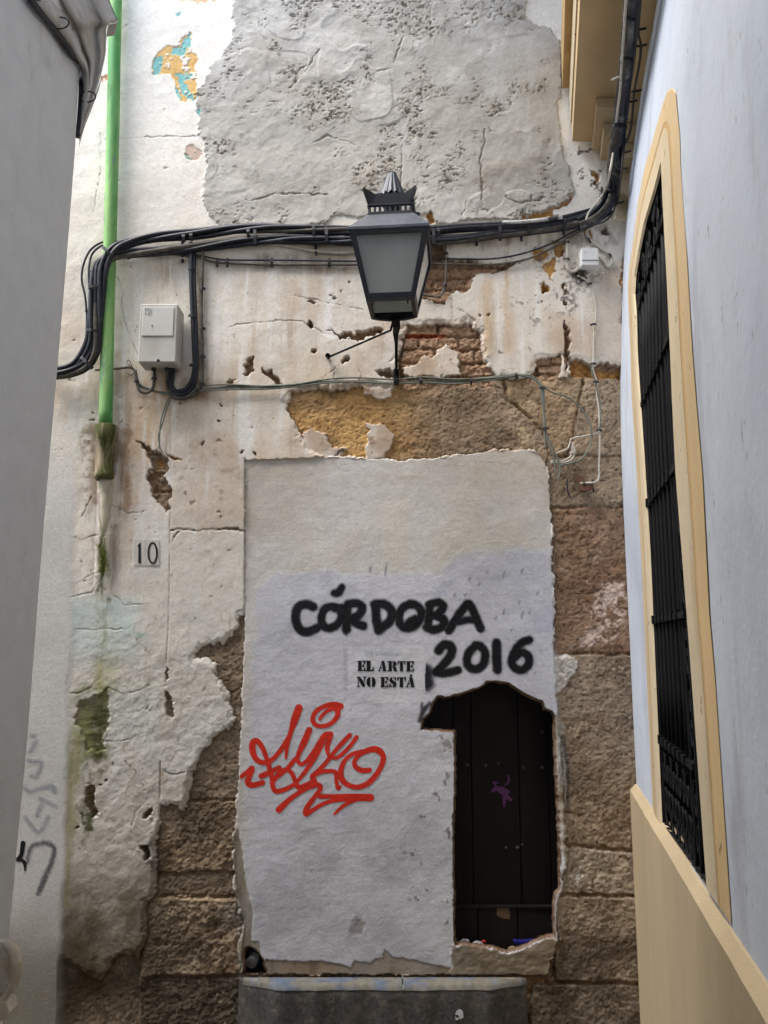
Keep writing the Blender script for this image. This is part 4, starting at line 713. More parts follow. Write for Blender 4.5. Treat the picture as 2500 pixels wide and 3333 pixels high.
b = MB(); ys = [-7 + .5 * k for k in range(17)] + [1.5 + .02 * k for k in range(126)]; ys = [y for y in ys if y <= 4.0]; zz = [0 + .02 * k for k in range(285)] + [6, 7]
Yg, Zg = np.meshgrid((np.array(ys[:-1]) + np.array(ys[1:])) / 2, (np.array(zz[:-1]) + np.array(zz[1:])) / 2)
inside = sdf(midyz, Yg, Zg) > 0
idx = {}; vs = []; fs = []; rr_ = random.Random(5)
for j in range(len(zz)):
    for i in range(len(ys)):
        idx[i, j] = len(vs); w_ = .0006 * math.sin(ys[i] * 7 + zz[j] * 3) + .0005 * math.sin(ys[i] * 3 - zz[j] * 9)
        x = XR(ys[i], zz[j]) + w_ - (.0)
        if ys[i] > 3.95: x += .03 * ((ys[i] - 3.95) / .05) ** 2 * 0
        vs.append((x, ys[i], zz[j]))
for j in range(len(zz) - 1):
    for i in range(len(ys) - 1):
        if not inside[j, i]: fs.append((idx[i, j], idx[i + 1, j], idx[i + 1, j + 1], idx[i, j + 1]))
b.add(vs, fs, True)
b.add([(XR(4.0, z) + a, 4.0 - .002, z) for z in zz for a in (0, .5)], [(2 * k, 2 * k + 1, 2 * k + 3, 2 * k + 2) for k in range(len(zz) - 1)])
b.box(XR(-7, 7) + .1, 4.2, -7, 3.9, 6.8, 7.0)
b.build('wall', M['white_r'], rb)
# dado with a sloped top
dz_ = (on_right(*OUT[0]).z + on_right(*OUT[-1]).z) / 2; print('IN', on_right(2126,2200).y, on_right(2250,2200).y, on_right(2068,1150).y, on_right(2181,1150).y, 'DADO', [tuple(round(c, 3) for c in on_right(*q)) for q in (OUT[0], OUT[-1], INN[0], INN[-1])]); b = MB(); dy0, dy1 = -7, 3.997
def drow(y): x = XR(y, 0); return [(x - .030, y, 0), (x - .030, y, dz_ - .02), (x - .004, y, dz_ + .006), (x + .03, y, dz_ + .014)]
vs = []; yy = [-7, 0] + [1 + .1 * k for k in range(30)] + [3.997]
rj = random.Random(2)
for y in yy: vs += [(a - rj.uniform(0, .003), b2, c) for a, b2, c in drow(y)]
fs = []
for k in range(len(yy) - 1):
    for q in range(3): fs.append((4 * k + q, 4 * k + q + 1, 4 * k + 5 + q, 4 * k + 4 + q))
b.add(vs, fs); b.build('dado', M['dado'], rb)
# window surround
def ring(name, t0, o0, t1, o1, material, parent):
    A, Bq = loop(t0, o0), loop(t1, o1); n = len(A); return MB().add(A + Bq, [(i, i + 1, n + i + 1, n + i) for i in range(n - 1)], False).build(name, material, parent)
b = MB(); L_ = [loop(0, -.001), loop(0.02, .003), loop(.44, .008)]; n = len(OUT)
for A, Bq in zip(L_, L_[1:]): b.add(A + Bq, [(i, i + 1, n + i + 1, n + i) for i in range(n - 1)])
sur = b.build('window_surround', M['cream'], rb); sur['label'] = 'cream painted arched surround of the barred window'
b = MB(); L_ = [loop(.44, .008), loop(.445, .0072), loop(.53, .0072)]
for A, Bq in zip(L_, L_[1:]): b.add(A + Bq, [(i, i + 1, n + i + 1, n + i) for i in range(n - 1)])
b.build('groove', M['cream_dark'], sur)
b = MB(); A = loop(.53, .0072); B1 = loop(.535, .008); B2 = loop(1.0, .008); nrm = Vector((math.cos(math.atan(.193)), -math.sin(math.atan(.193)), 0)); B3 = [p + nrm * .010 for p in loop(1.0, .01)]
for P_, Q_ in ((A, B1), (B1, B2), (B2, B3)): b.add(P_ + Q_, [(i, i + 1, n + i + 1, n + i) for i in range(n - 1)])
b.build('inner_moulding', M['cream_light'], sur)
# sill piece closing the bottom, shutters and dark room
PW = lambda y, z, d: Vector((.406 + .193 * y, y, z)) + nrm * d + Vector((lean(z) * .9, 0, 0))
b = MB(); b.add([PW(2.0, .8, .24), PW(3.7, .8, .24), PW(3.7, 4.1, .24), PW(2.0, 4.1, .24)], [(0, 1, 2, 3)])
b.build('shutter', M['shutter'], sur)
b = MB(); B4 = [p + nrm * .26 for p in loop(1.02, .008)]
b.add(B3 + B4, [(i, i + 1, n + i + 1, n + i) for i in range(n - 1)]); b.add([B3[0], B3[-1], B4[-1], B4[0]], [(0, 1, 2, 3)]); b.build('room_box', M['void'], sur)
# wrought-iron grille
gr = thing('window_grille', 'black wrought-iron window grille with scrollwork in the cream arch', 'grille', PW(2.8, 1.1, .03))
GY0, GY1, GZ0, GSP = 2.40, 3.20, 1.085, 3.10
def G(y, z, d=.035): return PW(y, z, d - .024)
gm = M['iron']
fr = MB(); r = .008
for y_ in (GY0 + .008, GY1 - .008, GY0 + .095, GY1 - .075):
    fr.tube([G(y_, GZ0 + k * (GSP - GZ0) / 14) for k in range(15)], .0065, 6)
fr.build('frame_upright', gm, gr)
cyr, crz = (GY0 + GY1) / 2, .50
def arch(s): return [G(cyr + (GY1 - GY0) / 2 * s * math.cos(a), GSP + crz * s * math.sin(a)) for a in [math.pi * k / 24 for k in range(25)]]
MB().tube([on_right(x + (9 if k < 9 else 2), y + 16, -.02) for k, (x, y) in enumerate(INN[6:20])], .007, 6).tube([on_right(x, y, -.02) for x, y in [(2078, 1040), (2100, 930), (2125, 830), (2145, 750), (2158, 700)]], .006, 6).build('arch_rail', gm, gr)
for zr in (1.40, 1.83, 2.27, 2.68, 3.10):
    bb = MB(); A_ = [G(GY0 + .01, zr, .022), G(GY1 - .01, zr, .022), G(GY1 - .01, zr, .05), G(GY0 + .01, zr, .05)]
    bb.prism(A_, (0, 0, .02))
    for k in range(7):
        y_ = GY0 + .095 + (GY1 - GY0 - .17) * (k + .5) / 7; bb.box(-.013, .013, -.014, .014, -.015, .015, M=Matrix.Translation(G(y_, zr + .014, .03)) @ Matrix.Rotation(math.atan(-.193), 4, 'Z'))
    bb.build('cross_rail', gm, gr)
proto = None
for k in range(7):
    y_ = GY0 + .095 + (GY1 - GY0 - .17) * (k + .5) / 7
    MB().tube([G(y_, 1.40 + (GSP - 1.40) * q / 8) for q in range(9)], .0095, 8).build('bar', gm, gr)
def scroll(y, z, h, s=1, flip=1):
    out = []
    for k in range(22):
        a = k * .36; rad = h * .5 * (1 - k / 25); out.append(G(y + s * rad * math.sin(a) * .55, z + flip * (h * .5 - rad * math.cos(a)), .036))
    return out
sc_ = MB(); zq = 1.46
while zq < 3.02:
    for y_, s in ((GY0 + .05, 1), (GY1 - .042, -1)):
        sc_.tube(scroll(y_, zq, .16, s, 1), .004, 5); sc_.tube(scroll(y_, zq + .2, .12, -s, -1), .004, 5)
    zq += .205
tag(sc_.build('border_scrolls', gm, gr), kind='stuff')
sc_ = MB()
for k in range(11):
    y_ = GY0 + .05 + k * .07
    sc_.tube(scroll(y_, 1.12, .15, 1 if k % 2 else -1, 1), .0045, 5); sc_.tube(scroll(y_, 1.37, .12, -1 if k % 2 else 1, -1), .0045, 5)
    sc_.box(-.003, .003, -.03, .03, -.01, .03, M=Matrix.Translation(G(y_, 1.09, .036)))
tag(sc_.build('base_scrolls', gm, gr), kind='stuff')
sc_ = MB()
for k, (x, y) in enumerate([(2141, 600), (2130, 655), (2149, 650), (2117, 720), (2137, 712), (2152, 730), (2104, 790), (2124, 800), (2142, 790), (2090, 860), (2112, 880), (2130, 850), (2082, 935), (2100, 960), (2080, 1000), (2118, 760), (2098, 840), (2088, 905)]):
    p = on_right(x, y, -.02)
    sc_.tube(scroll(p.y, p.z - .05, .12, 1 if k % 2 else -1, 1 if k % 3 else -1), .0042, 5); sc_.tube(scroll(p.y + .02, p.z, .08, -1 if k % 2 else 1, 1), .0036, 5)
tag(sc_.build('arch_scrolls', gm, gr), kind='stuff')
b = MB(); p = G(2.62, 1.0, .0); q = on_right(2166, 2002, 0); Mx = Matrix.Translation(q + nrm * .015)
b.box(-.004, .004, -.045, .045, -.008, .008, .002, Mx)
tag(b.build('ribbon', mat('purple_ribbon', (150, 60, 190), .6, .1, 20, 0)), 'short purple ribbon tied across the grille bars', 'ribbon')

# left building
lb = thing('grey_house', 'grey-white rendered house corner filling the left edge', 'house', (-1.2, 1, 0))
LY = 2.4
EDGE = [(258, 395), (255, 460), (222, 860), (187, 1300), (155, 1700), (122, 2100), (95, 2430), (67, 2700), (52, 2900), (30, 3120), (22, 3333)]
ev = [at(x, y, LY) for x, y in EDGE]
ev = [Vector((ev[0].x + .01, LY, 9)), Vector((ev[0].x + .004, LY, 4.5))] + ev + [Vector((ev[-1].x - .01, LY, 0))]
def exz(z):
    for a, c in zip(ev, ev[1:]):
        if c.z <= z <= a.z: return c.x + (a.x - c.x) * (z - c.z) / (a.z - c.z + 1e-9)
    return ev[0].x
b = MB(); zz2 = [k * .1 for k in range(52)]; yl = [-7, 0, 1.5] + [1.6 + .05 * k for k in range(16)] + [LY - .02, LY - .005, LY]
vs = []; nY = len(yl)
for z in zz2:
    for y_ in yl: vs.append((exz(z) + .002 * math.sin(z * 4 + y_ * 9) - (.012 * max(0, (y_ - LY + .02) / .02) ** 2), y_, z))
b.add(vs, [(j * nY + i, j * nY + i + 1, (j + 1) * nY + i + 1, (j + 1) * nY + i) for j in range(len(zz2) - 1) for i in range(nY - 1)], True)
b.add([(exz(z) - .012 - a, LY, z) for z in zz2 for a in (0, 4)], [(2 * k, 2 * k + 2, 2 * k + 3, 2 * k + 1) for k in range(51)])
b.box(-5, -1.15, -7, LY, LHT - .2, LHT)
b.build('wall', M['white_l'], lb)
# its moulded corbel, swept from the wall up and out
CA = [(88, -10), (125, 35), (168, 85), (205, 135), (236, 178), (262, 215), (268, 270), (266, 330), (262, 400), (257, 452)]
CB = [(352, -10), (372, 40), (383, 72), (352, 84), (347, 130), (344, 180), (330, 250), (306, 318), (280, 385), (259, 458)]
wx = exz(3.6)
def on_x(px, py, x):
    a, dy, dz = ray(px, py); t = x / a; return Vector((x, dy * t, CAMZ + dz * t))
A3 = [on_x(x, y, wx + .004) if k < 6 else at(x, y, LY + .0) for k, (x, y) in enumerate(CA)]; B3 = [at(x, y, LY + .16) for x, y in CB]
A3 = smooth_path(A3, 6); B3 = smooth_path(B3, 6); prof = [(0, 0), (.03, .018), (.08, .03), (.15, .03), (.2, .018), (.23, 0), (.25, -.012), (.30, -.016), (.33, -.010), (.345, .006), (.42, .008), (.5, .006), (.52, -.006), (.58, -.014), (.66, -.014), (.72, -.006), (.74, .006), (.82, .012), (.86, .006), (.88, -.006), (.95, -.008), (1, -.006)]
vs = []; npf = len(prof); nA = len(A3)
for k, (p, q) in enumerate(zip(A3, B3)):
    fade = min(1, (nA - 1 - k) / 12)
    for t, h in prof: vs.append(p.lerp(q, t) + Vector((h * .8, -h * 1.0, -h * 1.3)) * fade)
b = MB().add(vs, [(i * npf + j, i * npf + j + 1, (i + 1) * npf + j + 1, (i + 1) * npf + j) for i in range(nA - 1) for j in range(npf - 1)], True)
back = [q + Vector((-.05, .12, .05)) for q in B3]; b.add(B3 + back, [(i, i + 1, nA + i + 1, nA + i) for i in range(nA - 1)], False)
cb = b.build('corbel', M['concrete_corbel'], lb); cb['label'] = 'moulded grey corbel sweeping out at the top of the corner'
bp_ = A3[0].lerp(B3[0], .5)
# cables of the left corner
cg = thing('corner_cables', 'pair of black cables curving down the grey house corner under the corbel', 'cables', A3[0])
for d_, r in ((0, .007), (10, .006), (22, .009)):
    pts = []
    for k, (x, y) in enumerate(CA[:-1] + [(258, 446)]): 
        sh = d_ * (1 - k / 9) * .9 - 4 * (k / 9)
        pts.append((on_x(x + sh, y - sh * .3, wx + .018) if k < 5 else at(x + sh - 2, y, LY + .004)))
    MB().tube(smooth_path(pts, 6), r, 8).build('cable', M['cable'], cg)
for (x, y, y3) in ((195, 75, None), (285, 315, LY)):
    c = on_x(x, y, wx + .03) if y3 is None else at(x, y, y3 - .01)
    MB().tube([c + Vector((.026 * math.cos(a), -.0, .019 * math.sin(a))) for a in [k * math.pi / 9 for k in range(-7, 8)]], .0022, 6).build('ring_clip', M['clip'], cg)
# curved stone guard low on the left corner
cz = smooth_path([at(x, y, 2.17) for x, y in [(12, 3070), (34, 3084), (48, 3112), (53, 3150), (47, 3190), (30, 3228), (6, 3256), (-30, 3280)]], 5)
nz = len(cz); b = MB().tube(cz, [.008 + .006 * math.sin(math.pi * min(1, .25 + i / nz)) for i in range(nz)], 12)
q = [at(x, y, 2.16) for x, y in [(-40, 3262), (4, 3256), (22, 3268), (31, 3296), (20, 3318), (-6, 3324), (-40, 3330)]]; b.prism(q, (0, .05, 0))
q = [at(x, y, 2.19) for x, y in [(-60, 3060), (10, 3068), (36, 3096), (42, 3150), (20, 3222), (-10, 3250), (-60, 3270)]]; b.prism(q, (0, .03, 0))
o = b.build('stone_guard', mat('pale_worn_stone', (198, 182, 158), .8, .15, 20, .4, 60, c2=(216, 210, 200), mix_scale=12, spec=.2))
o['label'] = 'curved pale stone corner guard at the bottom left'; o['category'] = 'guard stone'
md = o.modifiers.new('bevel', 'BEVEL'); md.width = .006; md.segments = 2

# balcony soffit top right
bt = thing('cream_balcony', 'cream balcony underside along the white house at the top right', 'balcony', (1.0, 3.9, 4.36))
ZB = 4.36; th = .193
def BP(s, y, z): return Vector((s + th * (y - 4.0), y, z))     # s = x at the end wall
b = MB(); y0_, y1_ = .5, WY - .045
def slab(b, s0, s1, z0, z1, ya=y0_, yb=y1_): b.add([BP(s0, ya, z0), BP(s1, ya, z0), BP(s1, yb, z0), BP(s0, yb, z0), BP(s0, ya, z1), BP(s1, ya, z1), BP(s1, yb, z1), BP(s0, yb, z1)], [(0, 3, 2, 1), (4, 5, 6, 7), (0, 1, 5, 4), (1, 2, 6, 5), (2, 3, 7, 6), (3, 0, 4, 7)])
slab(b, .997, 1.60, ZB, ZB + .10); b.build('soffit', M['balc_u'], bt)
b = MB(); slab(b, .990, 1.6, ZB + .103, ZB + .27); b.build('fascia', M['cream_light'], bt)
b = MB(); slab(b, .990, 1.6, ZB + .273, ZB + .6); slab(b, .955, 1.6, ZB + .31, ZB + .55); b.build('cornice', M['cream_dark'], bt)
b = MB(); slab(b, 1.10, 1.6, ZB - .055, ZB - .003, 3.60, y1_); slab(b, 1.14, 1.6, ZB - .11, ZB - .058, 3.72, y1_); slab(b, 1.19, 1.6, ZB - .19, ZB - .113, 3.80, y1_); b.build('corbel_step', M['cream'], bt)
b = MB(); b.add([Vector((XR(4, z) - .012 if z > 3.6 else XR(4, z), 3.93, z)) for z in (3.9, 4.3)] + [Vector((XR(4, z) - .07, 3.93, z)) for z in (4.3, 3.9)], [(0, 1, 2, 3)]); b.build('cream_strip', M['cream'], bt)

# unseen house added behind the camera, so that light comes only from the open strip of sky
ob = thing('unseen_rear_house', 'unseen pale house added behind the viewer to dim the alley', 'house', (0, -3.5, 0))
b = MB(); b.box(-9, 5, -3.9, -3.3, 0, 8.5); b.build('wall', M['plaster_far'], ob)
lw = thing('unseen_side_house', 'unseen pale house wall left of the corner, kept low for the light', 'house', (-6.2, 3, 0))
b = MB(); b.box(-6.4, -6.0, -6, WY, 0, 3.2); b.build('wall', M['plaster_far'], lw)  # unseen wall, kept low so sky light reaches the upper left

# ------------------------------------------------------------------ doorstep, door, litter
st = thing('doorstep', 'dark stone doorstep with worn blue painted edge', 'step', (0, WY - .1, 0))
pL, pR = at(778, 3184, WY - .03), at(1712, 3180, WY - .03); zt = pL.z + .002
b = MB(); nx = 90; vs = []; rows = [(-.03, -.012), (.0, 0), (.03, 0), (.055, -.003), (.068, -.012), (.074, -.026), (.075, -.06), (.074, -.16), (.076, -.30), (.07, -.36)]
rj = np.random.RandomState(4)
def stepx(u): return .004 * math.sin(u * 13) + .003 * math.sin(u * 41 + 1)
for i in range(nx + 1):
    u = pL.x + (pR.x - pL.x) * i / nx; ch = max(0, math.sin(u * 23) * math.sin(u * 7.3) - .55) * .03
    ef = min(1, .12 + 5 * (u - pL.x), .12 + 5 * (pR.x - u))
    for k, (d, h) in enumerate(rows): vs.append((u, WY - .03 - d * ef - (stepx(u) if k > 3 else 0) + (ch if 3 < k < 6 else 0), zt + h - (ch if 2 < k < 5 else 0) + rj.uniform(-.0012, .0012)))
nr = len(rows)
b.add(vs, [(i * nr + k, i * nr + k + 1, (i + 1) * nr + k + 1, (i + 1) * nr + k) for i in range(nx) for k in range(nr - 1)], True)
for i in (0, nx): b.add(vs[i * nr:(i + 1) * nr] + [(vs[i * nr][0], WY + .02, zt - .36)], [tuple(range(nr + 1))])
b.build('step_block', mat('dark_granite', (76, 74, 72), .75, .35, 60, .7, 45, c2=(104, 98, 88), mix_scale=22, mix_pos=(.5, .7), spec=.25), st)
b = MB(); vs = []; rows2 = rows[1:6]
for i in range(nx + 1):
    u = pL.x + .02 + (pR.x - pL.x - .04) * i / nx; base = [vs_ for vs_ in rows2]; w_ = .5 + .5 * math.sin(u * 31) * math.sin(u * 9 + 2); ch = max(0, math.sin(u * 23) * math.sin(u * 7.3) - .55) * .03
    ef = min(1, .12 + 5 * (u - pL.x), .12 + 5 * (pR.x - u))
    for k, (d, h) in enumerate(rows2):
        kk = k + 1; vs.append((u, WY - .03 - d * ef - (stepx(u) if kk > 3 else 0) + (ch if 3 < kk < 6 else 0) - .002, zt + h - (ch if 2 < kk < 5 else 0) + .0025))
nr = len(rows2); b.add(vs, [(i * nr + k, i * nr + k + 1, (i + 1) * nr + k + 1, (i + 1) * nr + k) for i in range(nx) for k in range(nr - 1)], True)
b.build('painted_edge', mat('worn_blue_paint', (84, 94, 110), .75, .3, 30, .3, 70, c2=(106, 102, 92), mix_scale=9, mix_pos=(.42, .56), spec=.35), st)
drip = mat('white_drip_paint', (196, 200, 200), .6, .05, 20, 0)
for (x, y, w_, l) in [(842, 3200, 3, 10), (963, 3195, 5, 14), (1190, 3190, 3, 6), (1305, 3195, 9, 12), (1312, 3200, 4, 22), (1497, 3300, 14, 14), (1488, 3312, 7, 8)]:
    c = at(x, y, WY - .112); n8 = 10; rj2 = random.Random(x)
    MB().add([c + Vector((w_ / 720 * math.cos(a) * rj2.uniform(.7, 1.2), 0, l / 720 * math.sin(a) * rj2.uniform(.8, 1.2))) for a in [k * 2 * math.pi / n8 for k in range(n8)]], [tuple(range(n8))]).build('paint_drip', drip, st)

dr = thing('old_wooden_door', 'dark plank door seen through the broken hole in the white panel', 'door', (.6, WY + .14, .3))
DY = WY + .13
def dx(px, py=2700): return at(px, py, DY).x
zb, ztop, zrail = at(1600, 3140, DY).z, at(1600, 2150, DY).z, at(1600, 2948, DY).z
for a, c in ((1340, 1398), (1400, 1478), (1480, 1537), (1539, 1693), (1695, 1790), (1792, 1870)):
    MB().box(dx(a), dx(c), DY, DY + .03, zrail, ztop, .003).build('plank', M['door'], dr)
for a, c in ((1400, 1548), (1550, 1676), (1678, 1860)):
    MB().box(dx(a), dx(c), DY - .012, DY + .03, zb, zrail - .004, .003).build('lower_board', M['door_low'], dr)
MB().box(dx(1400), dx(1860), DY - .022, DY, zrail - .006, zrail + .006, .002).build('rail', M['door_low'], dr)
nm = mat('dull_nail', (74, 68, 66), .5, .2, 20, 0, metal=.6)
nprot = MB().lathe((0, 0, 0), [(0, -.006), (.005, -.005), (.008, -.001), (.009, .002)], 8, 'Y').build('nail', nm, dr); first = True
for (x, y) in [(1521, 2490), (1581, 2492), (1622, 2485), (1704, 2498), (1765, 2498), (1764, 2382), (1684, 2760), (1700, 2750), (1686, 2758), (1648, 2760)]:
    q = at(x, y, DY - .001); o = nprot if first else nprot.copy()
    if not first: COL.objects.link(o)
    first = False; o.location = q - dr.location; o.matrix_parent_inverse = Matrix(); o.parent = dr
pts = [(1634, 2900), (0, 0)]
b = MB(); q = [at(x, y, DY - .014) for x, y in [(1618, 2953), (1658, 2957), (1660, 2992), (1640, 2990), (1617, 2980)]]; b.add(q, [(0, 1, 2, 3, 4)]); b.build('paper_scrap', mat('brown_paper', (112, 92, 72), .9, .1, 20, 0), dr)
purp = strokes([[(632, 925, 7), (665, 930, 7)], [(635, 925, 6), (655, 960, 9)], [(730, 882, 8), (742, 915, 8), (715, 945, 7)], [(630, 985, 12), (660, 968, 17), (690, 985, 20), (720, 995, 20)], [(690, 960, 8), (735, 990, 12)], [(715, 1020, 20), (755, 1045, 10)], [(708, 1040, 14), (708, 1090, 7)]], 1300, 2100, 2.074)
film('purple_scrawl', 1580, 1690, 2510, 2650, dist_of(purp), spray_mat('dull_purple_paint', (92, 52, 96), (-1, 1), .85, 200, 2), 'dull purple sprayed scrawl', parent=dr, plane=DY - .001, reach=5)
sv = strokes([[(455, 440, 3), (500, 432, 3), (470, 470, 3)], [(520, 462, 3), (560, 400, 3), (590, 460, 3)], [(535, 440, 3), (580, 440, 3)], [(610, 400, 3), (620, 455, 3)], [(660, 395, 3), (625, 430, 3), (670, 460, 3)], [(690, 460, 3), (700, 395, 3), (740, 400, 3), (700, 430, 3), (745, 460, 3)], [(770, 400, 3), (780, 455, 3)]], 1300, 2100, 2.074)
film('faint_door_scrawl', 1500, 1690, 2270, 2340, dist_of(sv), spray_mat('faint_brown_marker', (84, 56, 40), (-2, 2), .45, 300, 2), None, parent=dr, plane=DY - .001, reach=5)
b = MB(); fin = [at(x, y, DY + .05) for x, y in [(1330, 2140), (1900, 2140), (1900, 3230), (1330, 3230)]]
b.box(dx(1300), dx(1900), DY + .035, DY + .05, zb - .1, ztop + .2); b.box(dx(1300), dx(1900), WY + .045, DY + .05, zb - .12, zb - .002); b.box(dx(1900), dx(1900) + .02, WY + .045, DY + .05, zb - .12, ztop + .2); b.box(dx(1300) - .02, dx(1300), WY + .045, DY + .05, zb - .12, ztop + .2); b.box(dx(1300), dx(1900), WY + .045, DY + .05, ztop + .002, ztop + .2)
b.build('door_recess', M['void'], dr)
# litter on the ledge
def blob_mesh(c, r, seed, sq=(1, 1, 1), crump=.35, n=3):
    import bmesh
    bm = bmesh.new(); bmesh.ops.create_icosphere(bm, subdivisions=n, radius=1); rs = random.Random(seed); dirs = [Vector((rs.gauss(0, 1), rs.gauss(0, 1), rs.gauss(0, 1))).normalized() for _ in range(26)]
    for v in bm.verts:
        n_ = v.co.normalized(); f = 1 - crump * max(0, max(n_.dot(d) for d in dirs) - .75) * 3 + rs.uniform(-.03, .03); v.co = Vector((n_.x * f * r * sq[0], n_.y * f * r * sq[1], n_.z * f * r * sq[2])) + Vector(c)
    m = MB(); m.add([v.co.copy() for v in bm.verts], [tuple(v.index for v in f.verts) for f in bm.faces]); bm.free(); return m
LGY = WY + .04
for (x, y, r, sq, c, lab, cat, nm_) in [(1512, 3068, .024, (1, .7, .85), (170, 164, 176), 'crumpled pinkish white plastic bag in the left corner of the door ledge', 'litter', 'crumpled_bag'), (1556, 3074, .024, (1.1, .7, .7), (176, 172, 180), 'crumpled grey white wrapper beside a red scrap on the door ledge', 'litter', 'crumpled_wrapper'),
                           (1575, 3064, .011, (1.2, .6, .7), (180, 40, 40), 'small red plastic scrap on the grey wrapper', 'litter', 'red_scrap'), (1668, 3088, .022, (1.2, .8, .6), (150, 126, 100), 'small heap of pale plaster crumbs on the door ledge', 'rubble', 'plaster_rubble'), (1650, 3096, .013, (1, .8, .7), (140, 116, 90), 'brown stone crumb in the dip of the door ledge', 'rubble', 'stone_crumb')]:
    tag(blob_mesh(at(x, y, LGY - .02), r, x, sq).build(nm_, mat(nm_ + '_stuff', c, .6, .15, 30, .3, 80, c2=tuple(int(v * .75) for v in c), mix_scale=30)), lab, cat)
q = [at(x, y, LGY) for x, y in [(1672, 3064), (1690, 3078), (1720, 3080), (1752, 3068), (1738, 3062), (1700, 3066)]]
b = MB(); b.prism(q, (0, .02, .004))
for k in range(8): b.box(-.002, .002, -.003, .02, -.006, .004, 0, Matrix.Translation(q[0].lerp(q[4], (k + .5) / 8) + Vector((0, -.004, -.004))))
tag(b.build('blue_wrapper', mat('blue_plastic', (34, 34, 110), .45, .1, 20, 0)), 'bright blue pleated plastic wrapper on the door ledge', 'litter')
# capped pipe end in the foot hole
b = MB(); c = at(819, 3134, WY + .02); b.lathe(c, [(.0, -.004), (.017, -.004), (.022, 0), (.025, .004), (.025, .06)], 20, 'Y')
tag(b.build('capped_pipe', mat('dull_grey_metal', (112, 108, 100), .5, .15, 20, .1, 60, metal=.3)), 'round grey capped pipe end in the small hole at the foot of the panel', 'pipe')
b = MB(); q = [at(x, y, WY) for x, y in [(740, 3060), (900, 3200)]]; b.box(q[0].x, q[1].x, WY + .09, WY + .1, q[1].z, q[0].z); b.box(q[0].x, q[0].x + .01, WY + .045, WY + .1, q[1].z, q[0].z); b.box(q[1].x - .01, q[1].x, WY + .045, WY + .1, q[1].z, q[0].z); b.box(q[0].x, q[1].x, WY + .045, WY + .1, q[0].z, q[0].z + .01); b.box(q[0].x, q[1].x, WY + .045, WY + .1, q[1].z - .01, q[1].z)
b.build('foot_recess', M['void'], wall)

# ------------------------------------------------------------------ green downpipe with its old clay socket
gp = thing('downpipe', 'green painted downpipe ending in a mossy clay socket', 'drainpipe', W(345, 1380, .05))
gx_ = [(380, -260), (377, 0), (372, 200), (368, 420), (362, 640), (358, 800), (352, 1000), (347, 1200), (344, 1388)]
MB().tube([W(x, y, .05) for x, y in smooth_path([(x, y, 0) for x, y in gx_], 3) and [(p.x, p.y) for p in smooth_path([(x, y, 0) for x, y in gx_], 3)]], .0325, 20).build('pipe', M['green'], gp)
sockm = mat('mossy_clay', (148, 134, 112), .85, .25, 30, .6, 60, c2=(74, 78, 44), mix_scale=11, mix_pos=(.40, .52), stretch=(1, 1, .25), spec=.15)
c = W(346, 1400, .035); zt_ = W(346, 1386, .035).z; z3 = W(346, 1434, .035).z; z2 = W(346, 1556, .035).z
b = MB(); b.lathe((c.x, c.y, 0), [(.034, zt_ - .004), (.046, zt_ + .004), (.0535, zt_ - .002), (.0535, z3 + .02), (.050, z3), (.0435, z3 - .014), (.0425, z2 + .026), (.0465, z2 + .022), (.047, z2 + .004), (.043, z2 - .004), (.034, z2 - .012)], 22, flute=lambda k, h: .02 * math.sin(k * 1.9 + h * 30) + .015 * math.sin(k * 5.1 - h * 70))
b.build('clay_socket', sockm, gp)
bpth = smooth_path([W(347, 1548, .022), W(346, 1620, .014), W(343, 1720, .004), W(340, 1800, -.006), W(337, 1880, -.016), W(334, 1950, -.028)], 6)
rj3 = random.Random(3); bv = MB().tube(bpth, [(.034 - .012 * i / len(bpth)) * rj3.uniform(.94, 1.06) for i in range(len(bpth))], 18); bv.build('buried_pipe', mat('plastered_pipe', (192, 184, 164), .9, .2, 25, .7, 50, c2=(92, 98, 52), mix_scale=10, mix_pos=(.42, .55), stretch=(1, 1, .25), spec=.1), gp)
# ------------------------------------------------------------------ cables on the wall
def atz(px, py, z):
    a, dy, dz = ray(px, py); t = (z - CAMZ) / dz; return Vector((a * t, dy * t, z))
def WP(p, off):
    o_ = p[2] if len(p) > 2 else off
    return atz(p[0], p[1], o_) if o_ > 2 else W(p[0], p[1], o_)
def wire(pts, off, r, name, material, parent, sides=7, jit=0.0, n=5):
    P = []
    for k, p in enumerate(pts):
        P.append(WP(p, off))
    return MB().tube(smooth_path(P, n), r, sides).build(name, material, parent)
def band_clip(p, q, off, name, parent, w=.016, t=.004, material=None):
    """a strap over the cables from photo point p to q"""
    A = WP((p[0], p[1]), off); Bq = WP((q[0], q[1]), off); d = (Bq - A); L = d.length; d.normalize(); side = Vector((0, 1, 0)).cross(d).normalized()
    out = []
    for s_ in (0, .12, .5, .88, 1):
        h = (1 - abs(2 * s_ - 1) ** 3) * .012; out.append(A + d * L * s_ + Vector((0, -h + .008, 0)))
    vs = []
    for o_ in out: vs += [o_ + side * w / 2, o_ - side * w / 2, o_ - side * w / 2 + Vector((0, -t, 0)), o_ + side * w / 2 + Vector((0, -t, 0))]
    fs = []
    for k in range(len(out) - 1):
        for a in range(4): fs.append((4 * k + a, 4 * k + (a + 1) % 4, 4 * k + 4 + (a + 1) % 4, 4 * k + 4 + a))
    return MB().add(vs, fs).build(name, material or M['clip'], parent)
